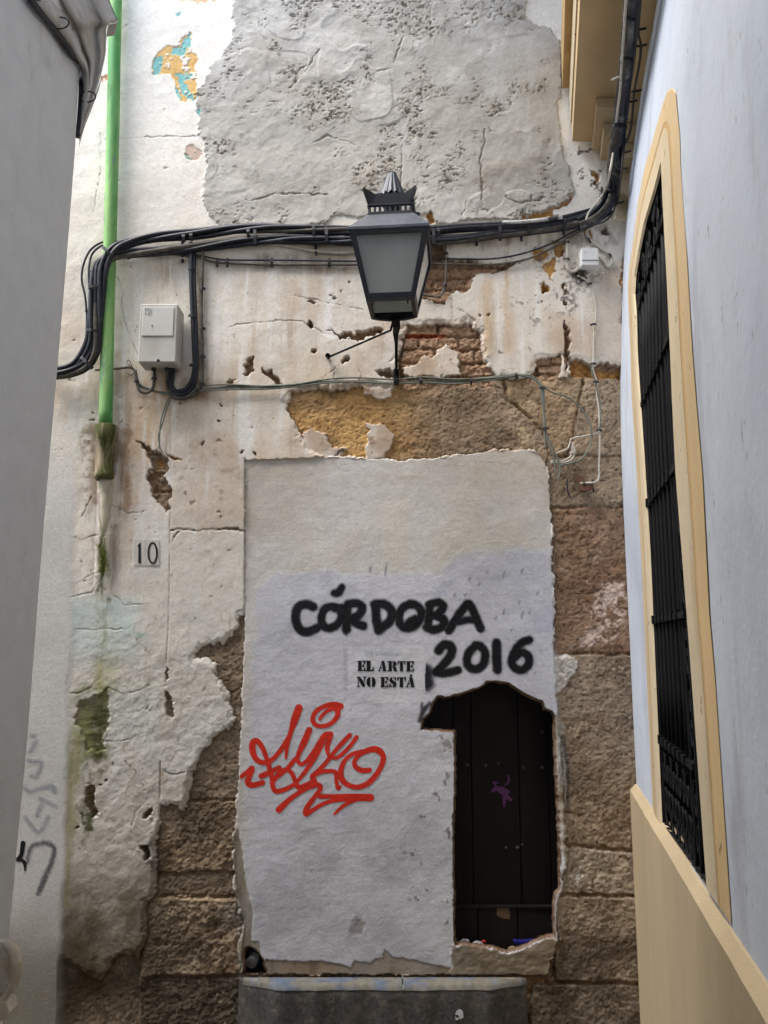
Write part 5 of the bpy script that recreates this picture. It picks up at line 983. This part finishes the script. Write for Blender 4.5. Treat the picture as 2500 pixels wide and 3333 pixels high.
def strand(path, n, rad, r, turns, off, parent, mats, seed=0, name='cable'):
    """n cables twisting loosely round a path (photo px)"""
    P = smooth_path([WP(p, off) for p in path], 12); Ls = [0]
    for a, c in zip(P, P[1:]): Ls.append(Ls[-1] + (c - a).length)
    for k in range(n):
        rs = random.Random(seed + k); out = []; ph = 2 * math.pi * k / n; amp = rs.uniform(.75, 1.1)
        for i, p in enumerate(P):
            T = (P[min(i + 1, len(P) - 1)] - P[max(i - 1, 0)]).normalized(); S = T.cross(Vector((0, 1, 0))).normalized(); N_ = S.cross(T)
            a = ph + turns * 2 * math.pi * Ls[i] + .5 * math.sin(Ls[i] * 5 + seed + k)
            out.append(p + S * math.cos(a) * rad * amp + N_ * math.sin(a) * rad * .7)
        MB().tube(out, r * rs.uniform(.85, 1.1), 8).build(name, mats[k % len(mats)], parent)
mb = thing('main_cable_bundle', 'thick bundle of black cables strapped across the wall behind the lamp', 'cables', W(400, 800, .02))
K, KD = M['cable'], M['cable_dusty']
upper = [(150, 1222, .06), (230, 1212, .06), (285, 1185, .07), (312, 1130, .08), (318, 1040, .09), (324, 950, .095), (336, 870, .095), (372, 812, .09), (430, 788, .05), (520, 772, .035), (640, 762), (760, 748), (860, 744), (960, 748), (1100, 752), (1270, 756), (1400, 748), (1500, 742), (1620, 738), (1750, 732), (1850, 716), (1930, 694), (1975, 668, .04)]
strand(upper, 5, .018, .0120, .55, .032, mb, [K, K, K, KD], 1)
lower = [(150, 1206, .05), (225, 1196, .06), (262, 1168, .07), (292, 1110, .08), (300, 1030, .09), (306, 950, .095), (318, 870, .09), (352, 840, .09), (420, 826, .05), (520, 818, .035), (640, 806), (760, 790), (860, 782), (960, 778), (1100, 784), (1270, 784), (1400, 782), (1500, 778), (1620, 762), (1750, 748), (1860, 730), (1940, 708), (1985, 680, .04)]
strand(lower, 5, .017, .0120, .5, .030, mb, [K, KD, K, K], 7)
for (x, y0_, y1_) in [(412, 778, 808), (416, 806, 842), (432, 774, 800), (597, 758, 786), (621, 754, 782), (807, 742, 770), (829, 742, 800), (1020, 728, 770), (1062, 738, 792), (1411, 736, 800), (1426, 738, 770), (1626, 724, 782), (1836, 706, 748), (1720, 724, 764), (1310, 736, 800)]:
    band_clip((x, y0_), (x + 2, y1_), .052, 'strap', mb)
for (p, q) in [((286, 935), (322, 930)), ((282, 1072), (314, 1078)), ((262, 1160), (300, 1198)), ((332, 800), (366, 838))]: band_clip(p, q, .118, 'strap', mb)
for (p, q, o_) in [((594, 780), (594, 855), .014), ((1028, 785), (1028, 812), .012), ((1552, 780), (1552, 800), .012), ((1696, 760), (1698, 784), .012), ((1834, 740), (1836, 764), .012)]: wire([p, q], o_, .007, 'hook', M['clip'], mb)
wire([(1635, 724, .05), (1700, 722), (1760, 716), (1830, 708)], .062, .009, 'whitewashed_cable', M['cable_splash'], mb)
tl = thing('thin_left_cables', 'two thin black cables looping down beside the green pipe', 'cables', W(280, 900, .02))
wire([(390, 786, .06), (340, 786, .05), (296, 812), (272, 860), (266, 910), (276, 960), (282, 1020), (281, 1100), (279, 1150)], .02, .0055, 'cable', K, tl)
wire([(372, 790, .06), (330, 800, .05), (300, 828), (290, 870), (290, 920), (296, 960)], .02, .0055, 'cable', K, tl)
for (x, y) in [(282, 1012), (280, 1138), (294, 884)]: band_clip((x - 7, y), (x + 7, y), .022, 'clip', tl, .008)
# thin pair under the main bundle
tp = thing('thin_cable_pair', 'two thin dusty black cables clipped under the main bundle', 'cables', W(700, 855, .02))
wire([(395, 838), (470, 830), (560, 828), (640, 836), (690, 852), (760, 858), (900, 862), (1130, 862), (1280, 862), (1400, 858), (1560, 862), (1640, 858), (1720, 842), (1800, 806), (1880, 758), (1930, 735)], .012, .0055, 'cable', KD, tp)
wire([(470, 826), (560, 826), (620, 828), (650, 832), (680, 838), (740, 846), (900, 847), (1130, 850), (1280, 850), (1400, 842), (1560, 844), (1640, 838), (1720, 820), (1800, 790), (1870, 752), (1930, 728)], .014, .0045, 'cable', K, tp)
for x in (707, 740, 885, 1072): band_clip((x, 838), (x, 868), .014, 'clip', tp, .012)
pc = thing('pale_cable', 'single pale dusty cable sagging behind the lamp under the bundle', 'cable', W(1000, 815, .02))
wire([(880, 792), (960, 806), (1030, 818), (1100, 824), (1140, 822), (1200, 815)], .012, .0075, 'cable', M['cable_pale'], pc); band_clip((1027, 812), (1029, 830), .012, 'clip', pc, .01)
dl = thing('looped_wire_end', 'short grey wire end curling down from the bundle above the meter box', 'wire', W(600, 850, .02))
wire([(616, 845), (590, 840), (566, 852), (555, 880), (560, 920), (576, 962)], .02, .0042, 'wire', M['cable_pale'], dl)
hk = thing('drop_cable', 'thin black cable dropping behind the lamp into the bricks', 'cable', W(1450, 880, .02))
wire([(1450, 800), (1452, 860), (1450, 920), (1440, 956), (1420, 966), (1376, 960)], .012, .006, 'cable', KD, hk); band_clip((1442, 825), (1460, 825), .014, 'clip', hk, .012); band_clip((1438, 928), (1456, 930), .014, 'clip', hk, .012)
# vertical feeders to the meter box
vf = thing('feeder_cables', 'thick black cables running down and looping up into the meter box', 'cables', W(625, 900, .02))
wire([(622, 790, .02), (622, 850), (624, 950), (628, 1050), (632, 1130), (634, 1190), (624, 1240), (600, 1270), (570, 1272), (554, 1240), (552, 1190, .06)], .028, .0115, 'cable', K, vf)
wire([(634, 800, .012), (632, 900), (636, 1000), (640, 1130), (640, 1200), (630, 1256), (596, 1284), (562, 1274), (562, 1230), (566, 1190, .06)], .024, .0095, 'cable', K, vf)
wire([(660, 800), (658, 900), (655, 1000), (658, 1100), (659, 1200), (656, 1252), (630, 1286), (590, 1298), (560, 1290), (546, 1262), (544, 1190, .06)], .020, .008, 'cable', KD, vf)
for (p, q) in [((612, 873), (632, 876)), ((612, 1026), (640, 1030)), ((616, 1188), (640, 1192)), ((648, 938), (668, 940)), ((648, 1068), (668, 1070)), ((650, 1160), (668, 1162)), ((648, 1250), (666, 1250)), ((538, 1240), (554, 1244))]: band_clip(p, q, .036, 'clip', vf, .014)
# meter box
bx = thing('meter_box', 'grey plastic electricity box with lidded cover on the wall', 'meter box', W(525, 1085, .05))
c0, c1 = at(458, 990, WY - .16), at(573, 1181, WY - .16)
b = MB(); b.box(c0.x, c1.x, WY - .155, WY - .04, c1.z, c0.z, .006); b.build('case', M['box'], bx)
b = MB(); b.box(c0.x + .001, c1.x - .001, WY - .166, WY - .157, c1.z + .002, c0.z - .001, .004); b.build('door', M['box'], bx)
d0, d1 = at(465, 999, WY - .17), at(563, 1093, WY - .17); b = MB(); b.box(d0.x, d1.x, WY - .171, WY - .1665, d1.z, d0.z, .002); lid = b.build('lid', mat('grey_lid_plastic', (192, 192, 186), .5, .05, 8, 0), bx)
e0 = at(472, 1003, WY - .172)
b = MB(); gx0 = e0.x
for (x0_, x1_, z0_, z1_) in [(0, .03, -.003, 0), (0, .003, -.03, 0), (.0, .012, -.030, -.027), (.014, .028, -.014, -.011), (.014, .017, -.026, -.011), (.018, .03, -.026, -.023), (.03, .033, -.026, -.008), (.016, .03, -.036, -.033)]: b.box(gx0 + x0_, gx0 + x1_, WY - .1725, WY - .1713, e0.z + z0_, e0.z + z1_)
b.build('embossed_mark', mat('embossed_plastic', (160, 160, 154), .6, .05, 8, 0), lid)
kq = at(515, 1173, WY - .168); MB().lathe(kq, [(0, -.004), (.007, -.004), (.008, .002)], 12, 'Y').build('lock', M['clip'], bx); kq = at(495, 1060, WY - .172)
MB().box(-.002, .002, -.001, .001, -.004, .004, 0, Matrix.Translation(kq)).build('scratch_mark', M['clip'], lid)
for (x, o_) in ((501, .06), (545, .06), (562, .05)): 
    q = W(x, 1192, o_); MB().lathe(q, [(.012, .02), (.017, .018), (.017, .004), (.013, 0), (.013, -.02), (.009, -.024)], 12).build('gland', M['clip'], bx)
wl_ = thing('box_tail_cable', 'short dark cable looping from the meter box gland to a frayed lead', 'cable', W(500, 1220, .03))
wire([(502, 1190, .06), (503, 1230), (498, 1262), (480, 1278), (456, 1272), (446, 1240), (440, 1205)], .03, .008, 'cable', KD, wl_); band_clip((492, 1232), (510, 1232), .04, 'clip', wl_, .012); band_clip((436, 1242), (452, 1242), .034, 'clip', wl_, .012)
wire([(440, 1205), (430, 1195), (415, 1185)], .03, .002, 'frayed_wire', K, wl_); wire([(430, 1195), (420, 1172), (412, 1180)], .03, .0018, 'frayed_wire', K, wl_); wire([(436, 1212), (428, 1222), (416, 1216)], .03, .0018, 'frayed_wire', K, wl_)
rd = thing('horizontal_rod', 'thin rusty rod running right from the green pipe', 'rod', W(400, 1198, .02))
wire([(310, 1204), (372, 1201), (420, 1196), (436, 1204)], .018, .006, 'rod', mat('rusty_rod', (104, 92, 80), .7, .2, 30, .3), rd)
hw = thing('hanging_wire_tail', 'twisted grey wires hanging from the box into a torn patch', 'wires', W(530, 1330, .03))
for k, pts in enumerate([[(550, 1292), (536, 1330), (524, 1370), (520, 1410), (519, 1450)], [(556, 1294), (540, 1340), (527, 1385), (516, 1420), (521, 1456)], [(519, 1450), (505, 1475), (495, 1490)], [(521, 1455), (535, 1480), (546, 1490), (540, 1470)], [(520, 1452), (515, 1480), (500, 1500)], [(521, 1452), (526, 1482), (515, 1492)]]): wire(pts, .02, .0036 if k < 2 else .0018, 'wire', M['cable_grey'] if k < 2 else KD, hw)
# long low telephone line
tg = thing('telephone_cables', 'grey green telephone cables sagging along the wall over the doorway and down its right side', 'cables', W(900, 1260, .02))
base = [(444, 1246), (462, 1262), (500, 1274), (545, 1282), (600, 1274), (680, 1266), (760, 1262), (860, 1262), (960, 1256), (1060, 1246), (1160, 1242), (1280, 1246), (1380, 1240), (1470, 1244), (1560, 1238), (1640, 1228), (1690, 1222)]
for k, (dy_, ph) in enumerate([(0, 0), (-6, 1.2), (5, 2.5), (-11, 3.4)]):
    pts = [(x, y + dy_ * (.6 + .5 * math.sin(i * .9 + ph)) - (10 * math.exp(-((x - 1090) / 120) ** 2) if k == 3 else 0)) for i, (x, y) in enumerate(base)]
    wire(pts[2 if k > 1 else 0:], .016 + .002 * k, .0042, 'cable', M['cable_grey'], tg)
for k, pts in enumerate([[(1690, 1222), (1730, 1230), (1758, 1256), (1764, 1290), (1770, 1350), (1772, 1400), (1776, 1462)], [(1690, 1222), (1740, 1234), (1768, 1262), (1770, 1300), (1776, 1390), (1784, 1440), (1798, 1480), (1808, 1520), (1806, 1545)], [(1690, 1222), (1736, 1226), (1764, 1268), (1768, 1330), (1776, 1398), (1796, 1450), (1816, 1495), (1824, 1530), (1818, 1555), (1814, 1562)],
                 [(1690, 1220), (1730, 1224), (1764, 1254), (1800, 1278), (1850, 1294), (1890, 1330), (1918, 1375), (1926, 1420), (1918, 1460), (1890, 1495), (1850, 1510), (1820, 1514)]]): wire(pts, .02, .0043, 'cable', M['cable_grey'], tg)
for (p, q) in [((1532, 1228), (1534, 1252)), ((1678, 1212), (1684, 1232)), ((1755, 1262), (1776, 1264)), ((1766, 1392), (1786, 1396)), ((1368, 1228), (1370, 1250)), ((640, 1256), (642, 1278))]: band_clip(p, q, .026, 'clip', tg, .010)
sk = thing('cut_cable_stubs', 'white painted cable stubs bent and clipped on the brown stone', 'cables', W(1850, 1500, .02))
CP = M['cable_pale']
wire([(1793, 1500), (1830, 1500), (1855, 1488), (1862, 1470), (1864, 1440)], .008, .0048, 'cable', CP, sk); wire([(1793, 1506), (1835, 1506), (1862, 1494), (1870, 1470), (1864, 1440)], .008, .0055, 'cable', CP, sk)
wire([(1800, 1478), (1830, 1468), (1848, 1460), (1856, 1440), (1862, 1428), (1900, 1420), (1940, 1412), (1952, 1402)], .010, .0045, 'cable', CP, sk); band_clip((1854, 1473), (1874, 1474), .012, 'clip', sk, .006, material=CP); wire([(1846, 1560), (1846, 1585), (1850, 1605), (1856, 1618)], .006, .0034, 'stub', K, sk)
# right-hand white line and junction box
jb = thing('junction_box', 'small white junction box with curved pale conduits near the corner', 'junction box', W(1920, 835, .02))
q0, q1 = at(1891, 808, WY - .09), at(1949, 864, WY - .09)
MB().box(q0.x, q1.x, WY - .095, WY - .02, q1.z, q0.z, .003).build('case', M['whitebox'], jb); MB().box(q0.x - .001, q1.x + .001, WY - .0985, WY - .0955, q1.z + .025, q1.z + .0265).build('lid_seam', M['clip'], jb)
wire([(1846, 782), (1847, 810), (1847, 845), (1848, 872), (1858, 884), (1876, 880), (1884, 862), (1882, 848), (1892, 838)], .012, .0095, 'conduit', CP, jb)
wire([(1908, 752), (1916, 775), (1930, 786), (1955, 806), (1980, 825), (1992, 842), (1990, 858), (1978, 868), (1966, 850), (1950, 836)], .014, .0085, 'conduit', CP, jb)
for (p, q) in [((1838, 786), (1855, 788)), ((1838, 842), (1856, 844)), ((1912, 772), (1922, 790)), ((1980, 824), (1990, 836))]: band_clip(p, q, .024, 'clip', jb, .009)
tw = MB(); rs = random.Random(9)
for k in range(46):
    x, y = 1888 + rs.gauss(0, 8), 892 + rs.gauss(0, 11); pts = [W(x + rs.gauss(0, 9), y + rs.gauss(0, 9), rs.uniform(.0, .02)) for _ in range(4)]; tw.tube(smooth_path(pts, 4), .0011, 4, False)
tag(tw.build('cobweb_tangle', KD), 'dark tangle of dead stems caught under the white junction box', 'tangle', kind=None)
wc = thing('white_clip_cable', 'white painted cable clipped down the wall right of the doorway', 'cable', W(1935, 1000, .02))
wire([(1880, 898), (1908, 912), (1922, 928), (1934, 965), (1940, 1000), (1938, 1050), (1932, 1100), (1932, 1160), (1930, 1200), (1938, 1225), (1942, 1245), (1944, 1290), (1950, 1340), (1952, 1400), (1952, 1450), (1950, 1520), (1950, 1550), (1944, 1566), (1930, 1570), (1900, 1572)], .012, .0045, 'cable', CP, wc)
wire([(1926, 1200), (1928, 1216), (1938, 1240), (1946, 1290), (1955, 1320), (1952, 1396)], .014, .0040, 'cable', M['cable_grey'], wc)
for (p, q) in [((1913, 925), (1928, 923)), ((1922, 1057), (1942, 1055)), ((1922, 1184), (1942, 1184)), ((1932, 1243), (1950, 1243)), ((1943, 1400), (1961, 1402))]: band_clip(p, q, .020, 'clip', wc, .010)
rbk = thing('rusty_bracket', 'rusty iron bracket and cable stub set in the brown stone', 'bracket', W(1905, 1572, 0))
rm = mat('rust', (112, 76, 58), .8, .3, 30, .5, 60, c2=(70, 50, 40), mix_scale=20)
q = [W(x, y, .0) for x, y in [(1876, 1555), (1888, 1550), (1898, 1566), (1895, 1574), (1878, 1570)]]; MB().prism(q, (0, -.02, 0)).build('tile_shard', rm, rbk)
q = [W(x, y, .0) for x, y in [(1882, 1582), (1926, 1576), (1928, 1594), (1905, 1602), (1884, 1600)]]; MB().prism(q, (0, -.03, 0)).build('tile_shard', rm, rbk)
wire([(1929, 1560), (1930, 1585), (1933, 1602)], .022, .005, 'pin', M['clip'], rbk); wire([(1888, 1573), (1912, 1572), (1935, 1571)], .03, .005, 'pin', CP, rbk); wire([(1900, 1564), (1902, 1582)], .034, .004, 'pin', M['clip'], rbk)
# the hanging bundle on the right corner
hb = thing('corner_cable_bundle', 'thick taped bundle of black cables climbing the right corner under the balcony', 'cables', W(2040, 200, .2))
path = [(1880, 726, .03), (1935, 704, .04), (1975, 664, .05), (1994, 610, .08), (2001, 540, 4.05), (2010, 460, 4.12), (2022, 360, 4.14), (2034, 260, 4.15), (2044, 160, 4.15), (2052, 60, 4.15), (2060, -60, 4.15), (2068, -200, 4.15)]
strand(path, 7, .028, .0140, .35, .1, hb, [K, M['cable_streaked'], KD, K, M['cable_streaked'], KD, K], 31)
for (x, y, a, o_) in [(2040, 190, 24, 4.11), (2018, 408, 24, 4.09), (2002, 555, 26, 4.0), (2050, 60, 22, 4.11)]: band_clip((x - a, y), (x + a, y + 4), o_, 'strap', hb, .02)
side = thing('side_wire', 'thin dusty wire on stand-off hooks beside the corner bundle', 'wire', W(2060, 400, .1))
wire([(1900, 738, .02), (1960, 724, .03), (1990, 700, .05), (2003, 672, .06), (2012, 640, .08), (2024, 560, 3.98), (2030, 480, 4.1), (2048, 440, 4.15), (2058, 380, 4.2), (2064, 300, 4.2), (2082, 200, 4.2), (2086, 145, 4.2), (2078, 100, 4.2), (2088, -40, 4.2)], .1, .0055, 'cable', KD, side)
for (x, y, o_) in [(2060, 330, 4.2), (2075, 296, 4.2), (2090, 95, 4.2), (2040, 495, 4.15), (2030, 550, 4.0), (2018, 660, .07), (2092, 148, 4.2)]: wire([(x - 20, y + 2, o_), (x, y, o_), (x + 14, y - 4, o_)], o_, .005, 'hook', M['clip'], side)
pl = thing('pale_loose_wire', 'pale loose wire rising from the bundle by the corner', 'wire', W(1930, 690, .03))
wire([(1908, 716), (1918, 690), (1950, 650), (1968, 622), (1985, 560, 3.9), (1998, 480, 4.12), (2008, 380, 4.1), (2018, 300, 4.1), (2024, 200, 4.1), (2034, 60, 4.1), (2042, -60, 4.1)], .09, .0055, 'cable', CP, pl)
st_ = thing('stub_wire', 'short pale stub sticking out left of the corner bundle', 'wire', W(2000, 255, .1)); wire([(2024, 248, 4.12), (2005, 254, 4.12), (1991, 262, 4.12)], 4.12, .005, 'stub', CP, st_)

# ------------------------------------------------------------------ house number
hn = thing('house_number', 'white tiles with black house number 10', 'house number', W(478, 1800, 0))
def decal(name, pts, off, material, parent, thick=.004):
    return MB().prism([W(x, y, off + .004) for x, y in pts], (0, thick, 0)).build(name, material, parent)
tm = mat('white_tile_glaze', (204, 199, 191), .8, .06, 20, .4, 80)
decal('tile', [(436, 1757), (474, 1757), (474, 1840), (436, 1840)], -.0005, tm, hn); decal('tile', [(475, 1757), (518, 1757), (518, 1840), (475, 1840)], -.0005, tm, hn)
inkm = mat('black_numeral', (24, 24, 26), .6, .1, 20, 0)
one = [(449, 1774), (458, 1765), (459, 1833), (450, 1833), (450.5, 1778), (447, 1780)]; decal('numeral', one, .0012, inkm, hn, .0015)
o_, i_ = [], []
for k in range(28):
    a = 2 * math.pi * k / 28; o_.append(W(497 + 17 * math.cos(a), 1800 - 36 * math.sin(a), .0054)); i_.append(W(497 + 10.5 * math.cos(a), 1800 - 30 * math.sin(a), .0054))
MB().add(o_ + i_, [(k, (k + 1) % 28, 28 + (k + 1) % 28, 28 + k) for k in range(28)]).build('numeral', inkm, hn)

# ------------------------------------------------------------------ the lantern
lt = thing('wall_lantern', 'blue-black four-sided street lantern on a wall bracket', 'street lantern', (0, 3.4, 3.2))
LX, LYc = at(1277, 1000, 3.4).x, 3.4; ZBm, ZTm = 3.205, 3.487; ang = R(-5.5)
LM = Matrix.Translation((LX, LYc, 0)) @ Matrix.Rotation(ang, 4, 'Z')
hb0, ht0 = .1015, .166
def LP(x, y, z): return LM @ Vector((x, y, z))
def hw(z): return hb0 + (ht0 - hb0) * (z - ZBm) / (ZTm - ZBm)
lmD, lmB = M['lamp_dark'], M['lamp_metal']
glass = bpy.data.materials.new('frosted_glass'); glass.use_nodes = True; gb = glass.node_tree.nodes['Principled BSDF']; gb.inputs['Base Color'].default_value = (*lin((196, 204, 202)), 1); gb.inputs['Roughness'].default_value = .45; gb.inputs['Transmission Weight'].default_value = .6; gb.inputs['Specular IOR Level'].default_value = .5
gn = glass.node_tree.nodes.new('ShaderNodeTexNoise'); gn.inputs['Scale'].default_value = 7; gmp = glass.node_tree.nodes.new('ShaderNodeMapping'); gmp.inputs['Scale'].default_value = (1, 1, .25); gtc = glass.node_tree.nodes.new('ShaderNodeTexCoord'); gmx = glass.node_tree.nodes.new('ShaderNodeMixRGB')
GL = glass.node_tree.links; GL.new(gtc.outputs['Object'], gmp.inputs[0]); GL.new(gmp.outputs[0], gn.inputs['Vector']); GL.new(gn.outputs['Fac'], gmx.inputs[0]); gmx.inputs[1].default_value = (*lin((206, 212, 210)), 1); gmx.inputs[2].default_value = (*lin((140, 148, 138)), 1); GL.new(gmx.outputs[0], gb.inputs['Base Color'])
fw = .021
for k in range(4):
    Rk = Matrix.Rotation(k * math.pi / 2, 4, 'Z'); T = lambda x, y, z: LM @ (Rk @ Vector((x, y, z)))
    # one side: frame of four bars in the sloping plane, and its pane
    b = MB()
    def bar(p0, p1, q0, q1, th_=.010):
        o_ = [T(*p0), T(*p1), T(*q1), T(*q0)]; nrm_ = (o_[1] - o_[0]).cross(o_[3] - o_[0]).normalized()
        if nrm_.dot(T(0, -1, 0) - T(0, 0, 0)) < 0: nrm_ = -nrm_
        b.prism([v + nrm_ * .004 for v in o_], -nrm_ * th_)
    A = hw(ZTm); B_ = hw(ZBm); zt2, zb2 = ZTm - .022, ZBm + .02; At, Bt = hw(zt2), hw(zb2)
    bar((-A, -A, ZTm), (A, -A, ZTm), (-At, -At, zt2), (At, -At, zt2)); bar((-Bt, -Bt, zb2), (Bt, -Bt, zb2), (-B_, -B_, ZBm), (B_, -B_, ZBm))
    for s in (-1, 1): bar((s * At, -At, zt2), (s * (At - fw), -At, zt2), (s * Bt, -Bt, zb2), (s * (Bt - fw * .8), -Bt, zb2))
    b.build('side_frame', lmD, lt)
    MB().prism([T(-At + fw - .004, -At + .006, zt2 + .003), T(At - fw + .004, -At + .006, zt2 + .003), T(Bt - fw * .8 + .004, -Bt + .006, zb2 - .003), T(-Bt + fw * .8 - .004, -Bt + .006, zb2 - .003)], T(0, .003, 0) - T(0, 0, 0)).build('glass_pane', glass, lt)
def square_ring(b, h0, h1, z0, z1):
    vs = [LP(sx * h, sy * h, z) for (h, z) in ((h0, z0), (h1, z1)) for (sx, sy) in ((-1, -1), (1, -1), (1, 1), (-1, 1))]
    b.add(vs, [(k, (k + 1) % 4, 4 + (k + 1) % 4, 4 + k) for k in range(4)]); return b
b = MB(); square_ring(b, ht0 + .006, ht0 + .006, ZTm - .002, ZTm + .010); square_ring(b, ht0 + .006, ht0 - .01, ZTm - .002, ZTm - .002); square_ring(b, ht0 + .006, .098, ZTm + .010, 3.590); square_ring(b, .098, .02, 3.590, 3.592); b.build('roof', lmB, lt)
b = MB(); z_ = 3.590
# crown: pierced band, upper band, horns
def face_panel(b, k, h, rects, z0, z1, t=.003):
    Rk = Matrix.Rotation(k * math.pi / 2, 4, 'Z')
    xs = [-h] + [v for r in rects for v in r] + [h]
    for i in range(0, len(xs), 2): b.box(xs[i], xs[i + 1], -h - t, -h, z0, z1, 0, LM @ Rk)
for k in range(4):
    wdt = .0098; cs = [(-.078 + .0222 * q) for q in range(8)]
    rects = [(c - wdt * .55, c + wdt * .55) for c in cs]
    face_panel(b, k, .0935, rects, z_ + .012, z_ + .034); face_panel(b, k, .0935, [], z_ - .004, z_ + .012); face_panel(b, k, .0935, [], z_ + .034, z_ + .048)
    face_panel(b, k, .0965, [], z_ - .004, z_ + .003, .005); face_panel(b, k, .0965, [], z_ + .040, z_ + .045, .004)
    Rk = Matrix.Rotation(k * math.pi / 2, 4, 'Z'); h = .0955; pts = []
    N_ = 28
    for q in range(N_ + 1):
        x = -1 + 2 * q / N_; e = max(0, (abs(x) - .62) / .38); zz_ = z_ + .090 + .006 * abs(math.sin(x * 9.4)) + .024 * e ** 2.2; out_ = .02 * e ** 2.2
        pts.append((x * (h + out_), -h - .002 - out_ - .004, zz_))
    low_ = [(x * h / 1.0, -h - .002, z_ + .046) for x in [-1 + 2 * q / N_ for q in range(N_ + 1)]]
    vs = [LM @ (Rk @ Vector(p)) for p in low_ + pts]; b.add(vs, [(q, q + 1, N_ + 2 + q, N_ + 1 + q) for q in range(N_)]); vs2 = [LM @ (Rk @ (Vector(p) + Vector((0, .003, 0)))) for p in low_ + pts]; b.add(vs2, [(q, q + 1, N_ + 2 + q, N_ + 1 + q) for q in range(N_)])
b.build('crown', lmD, lt)
b = MB(); nf = 64; vs = []; fs = []
prof_ = [(.018, 3.834), (.021, 3.829), (.029, 3.805), (.043, 3.766), (.056, 3.733), (.062, 3.716)]
for (r, z) in prof_:
    for k in range(nf):
        a = 2 * math.pi * k / nf; q = r * (1 + .055 * math.cos(a * 16)) ; vs.append(LM @ Vector((q * math.cos(a), q * math.sin(a), z + (.004 * math.cos(a * 16) if z < 3.725 else 0))))
for i in range(len(prof_) - 1):
    for k in range(nf): fs.append((i * nf + k, i * nf + (k + 1) % nf, (i + 1) * nf + (k + 1) % nf, (i + 1) * nf + k))
b.add(vs, fs, True); b.add([LM @ Vector((.02 * math.cos(2 * math.pi * k / 16), .02 * math.sin(2 * math.pi * k / 16), 3.835)) for k in range(16)], [tuple(range(16))]); b.build('chimney_cap', lmB, lt)
MB().lathe((LX, LYc, 0), [(.03, 3.60), (.03, 3.66), (.045, 3.68), (.045, 3.71), (.02, 3.74)], 20).build('chimney_neck', lmD, lt)
# bottom frame, burner plate, hinge hooks
b = MB(); square_ring(b, hb0 + .004, hb0 + .002, ZBm + .004, ZBm - .010); square_ring(b, hb0 + .002, hb0 - .016, ZBm - .010, ZBm - .010); square_ring(b, hb0 - .016, hb0 - .016, ZBm - .010, ZBm + .006); b.build('bottom_frame', lmD, lt)
for s in (-1, 1): MB().tube([LP(s * .074, -hb0 + .004, ZBm - .008), LP(s * .074, -hb0 + .004, ZBm - .028)], .004, 6).build('hinge_hook', lmD, lt)
b = MB(); vs = []
ncv = 12
for q in range(ncv + 1):
    x = -1 + 2 * q / ncv; vs += [LP(x * .1, hb0 - .012, ZBm - .008), LP(x * .1, hb0 - .012, ZBm - .010 - .014 * (1 - x * x)), LP(x * .1, hb0 + .004, ZBm - .010 - .014 * (1 - x * x)), LP(x * .1, hb0 + .004, ZBm - .008)]
b.add(vs, [(4 * q + a, 4 * q + (a + 1) % 4, 4 * q + 4 + (a + 1) % 4, 4 * q + 4 + a) for q in range(ncv) for a in range(4)]); b.build('rear_apron', lmD, lt)
# bulb holder inside
b = MB(); b.lathe((LX, LYc, 0), [(.0, 3.30), (.022, 3.305), (.03, 3.34), (.026, 3.38), (.014, 3.41), (.014, 3.47)], 16); b.build('bulb', mat('opal_bulb', (200, 198, 190), .3, .02, 5, 0), lt)
# bracket arm back to the wall, stay rod
ae = at(1290, 1222, WY - .03)
P0 = LP(.0, hb0 + .0, ZBm - .012); Pm = Vector((at(1287, 1095, 3.75).x, 3.75, at(1287, 1095, 3.75).z))
b = MB(); up_ = Vector((0, 0, 1))
pa = [LP(.006, hb0 - .02, ZBm - .014), LP(.008, hb0 + .03, ZBm - .03), at(1288, 1080, 3.66), at(1290, 1110, 3.76), ae]
wd = [.018, .017, .013, .0075, .0065]
vs = []
for p, w_ in zip(pa, wd): vs += [p + Vector((-w_, 0, .012)), p + Vector((w_, 0, .012)), p + Vector((w_, 0, -.012)), p + Vector((-w_, 0, -.012))]
b.add(vs, [(4 * q + a, 4 * q + (a + 1) % 4, 4 * q + 4 + (a + 1) % 4, 4 * q + 4 + a) for q in range(4) for a in range(4)] + [(0, 1, 2, 3), (16, 17, 18, 19)]); b.build('bracket_arm', M['iron'], lt)
s0 = at(1277, 1052, 3.62); s1 = at(1272, 1075, 3.66); s2 = at(1068, 1163, WY - .035)
MB().tube([s0, s1, s1.lerp(s2, .02), s2], .0052, 8).build('stay_rod', M['iron'], lt)
MB().lathe(s2, [(.012, -.03), (.013, -.024), (.008, -.02), (.008, .01)], 10, 'Y').build('stay_anchor', M['iron'], lt)
MB().box(ae.x - .014, ae.x + .014, WY - .05, WY - .02, ae.z - .05, ae.z + .03, .003).build('wall_plate', M['iron'], lt)
# a few loose stems and nails on the wall edge
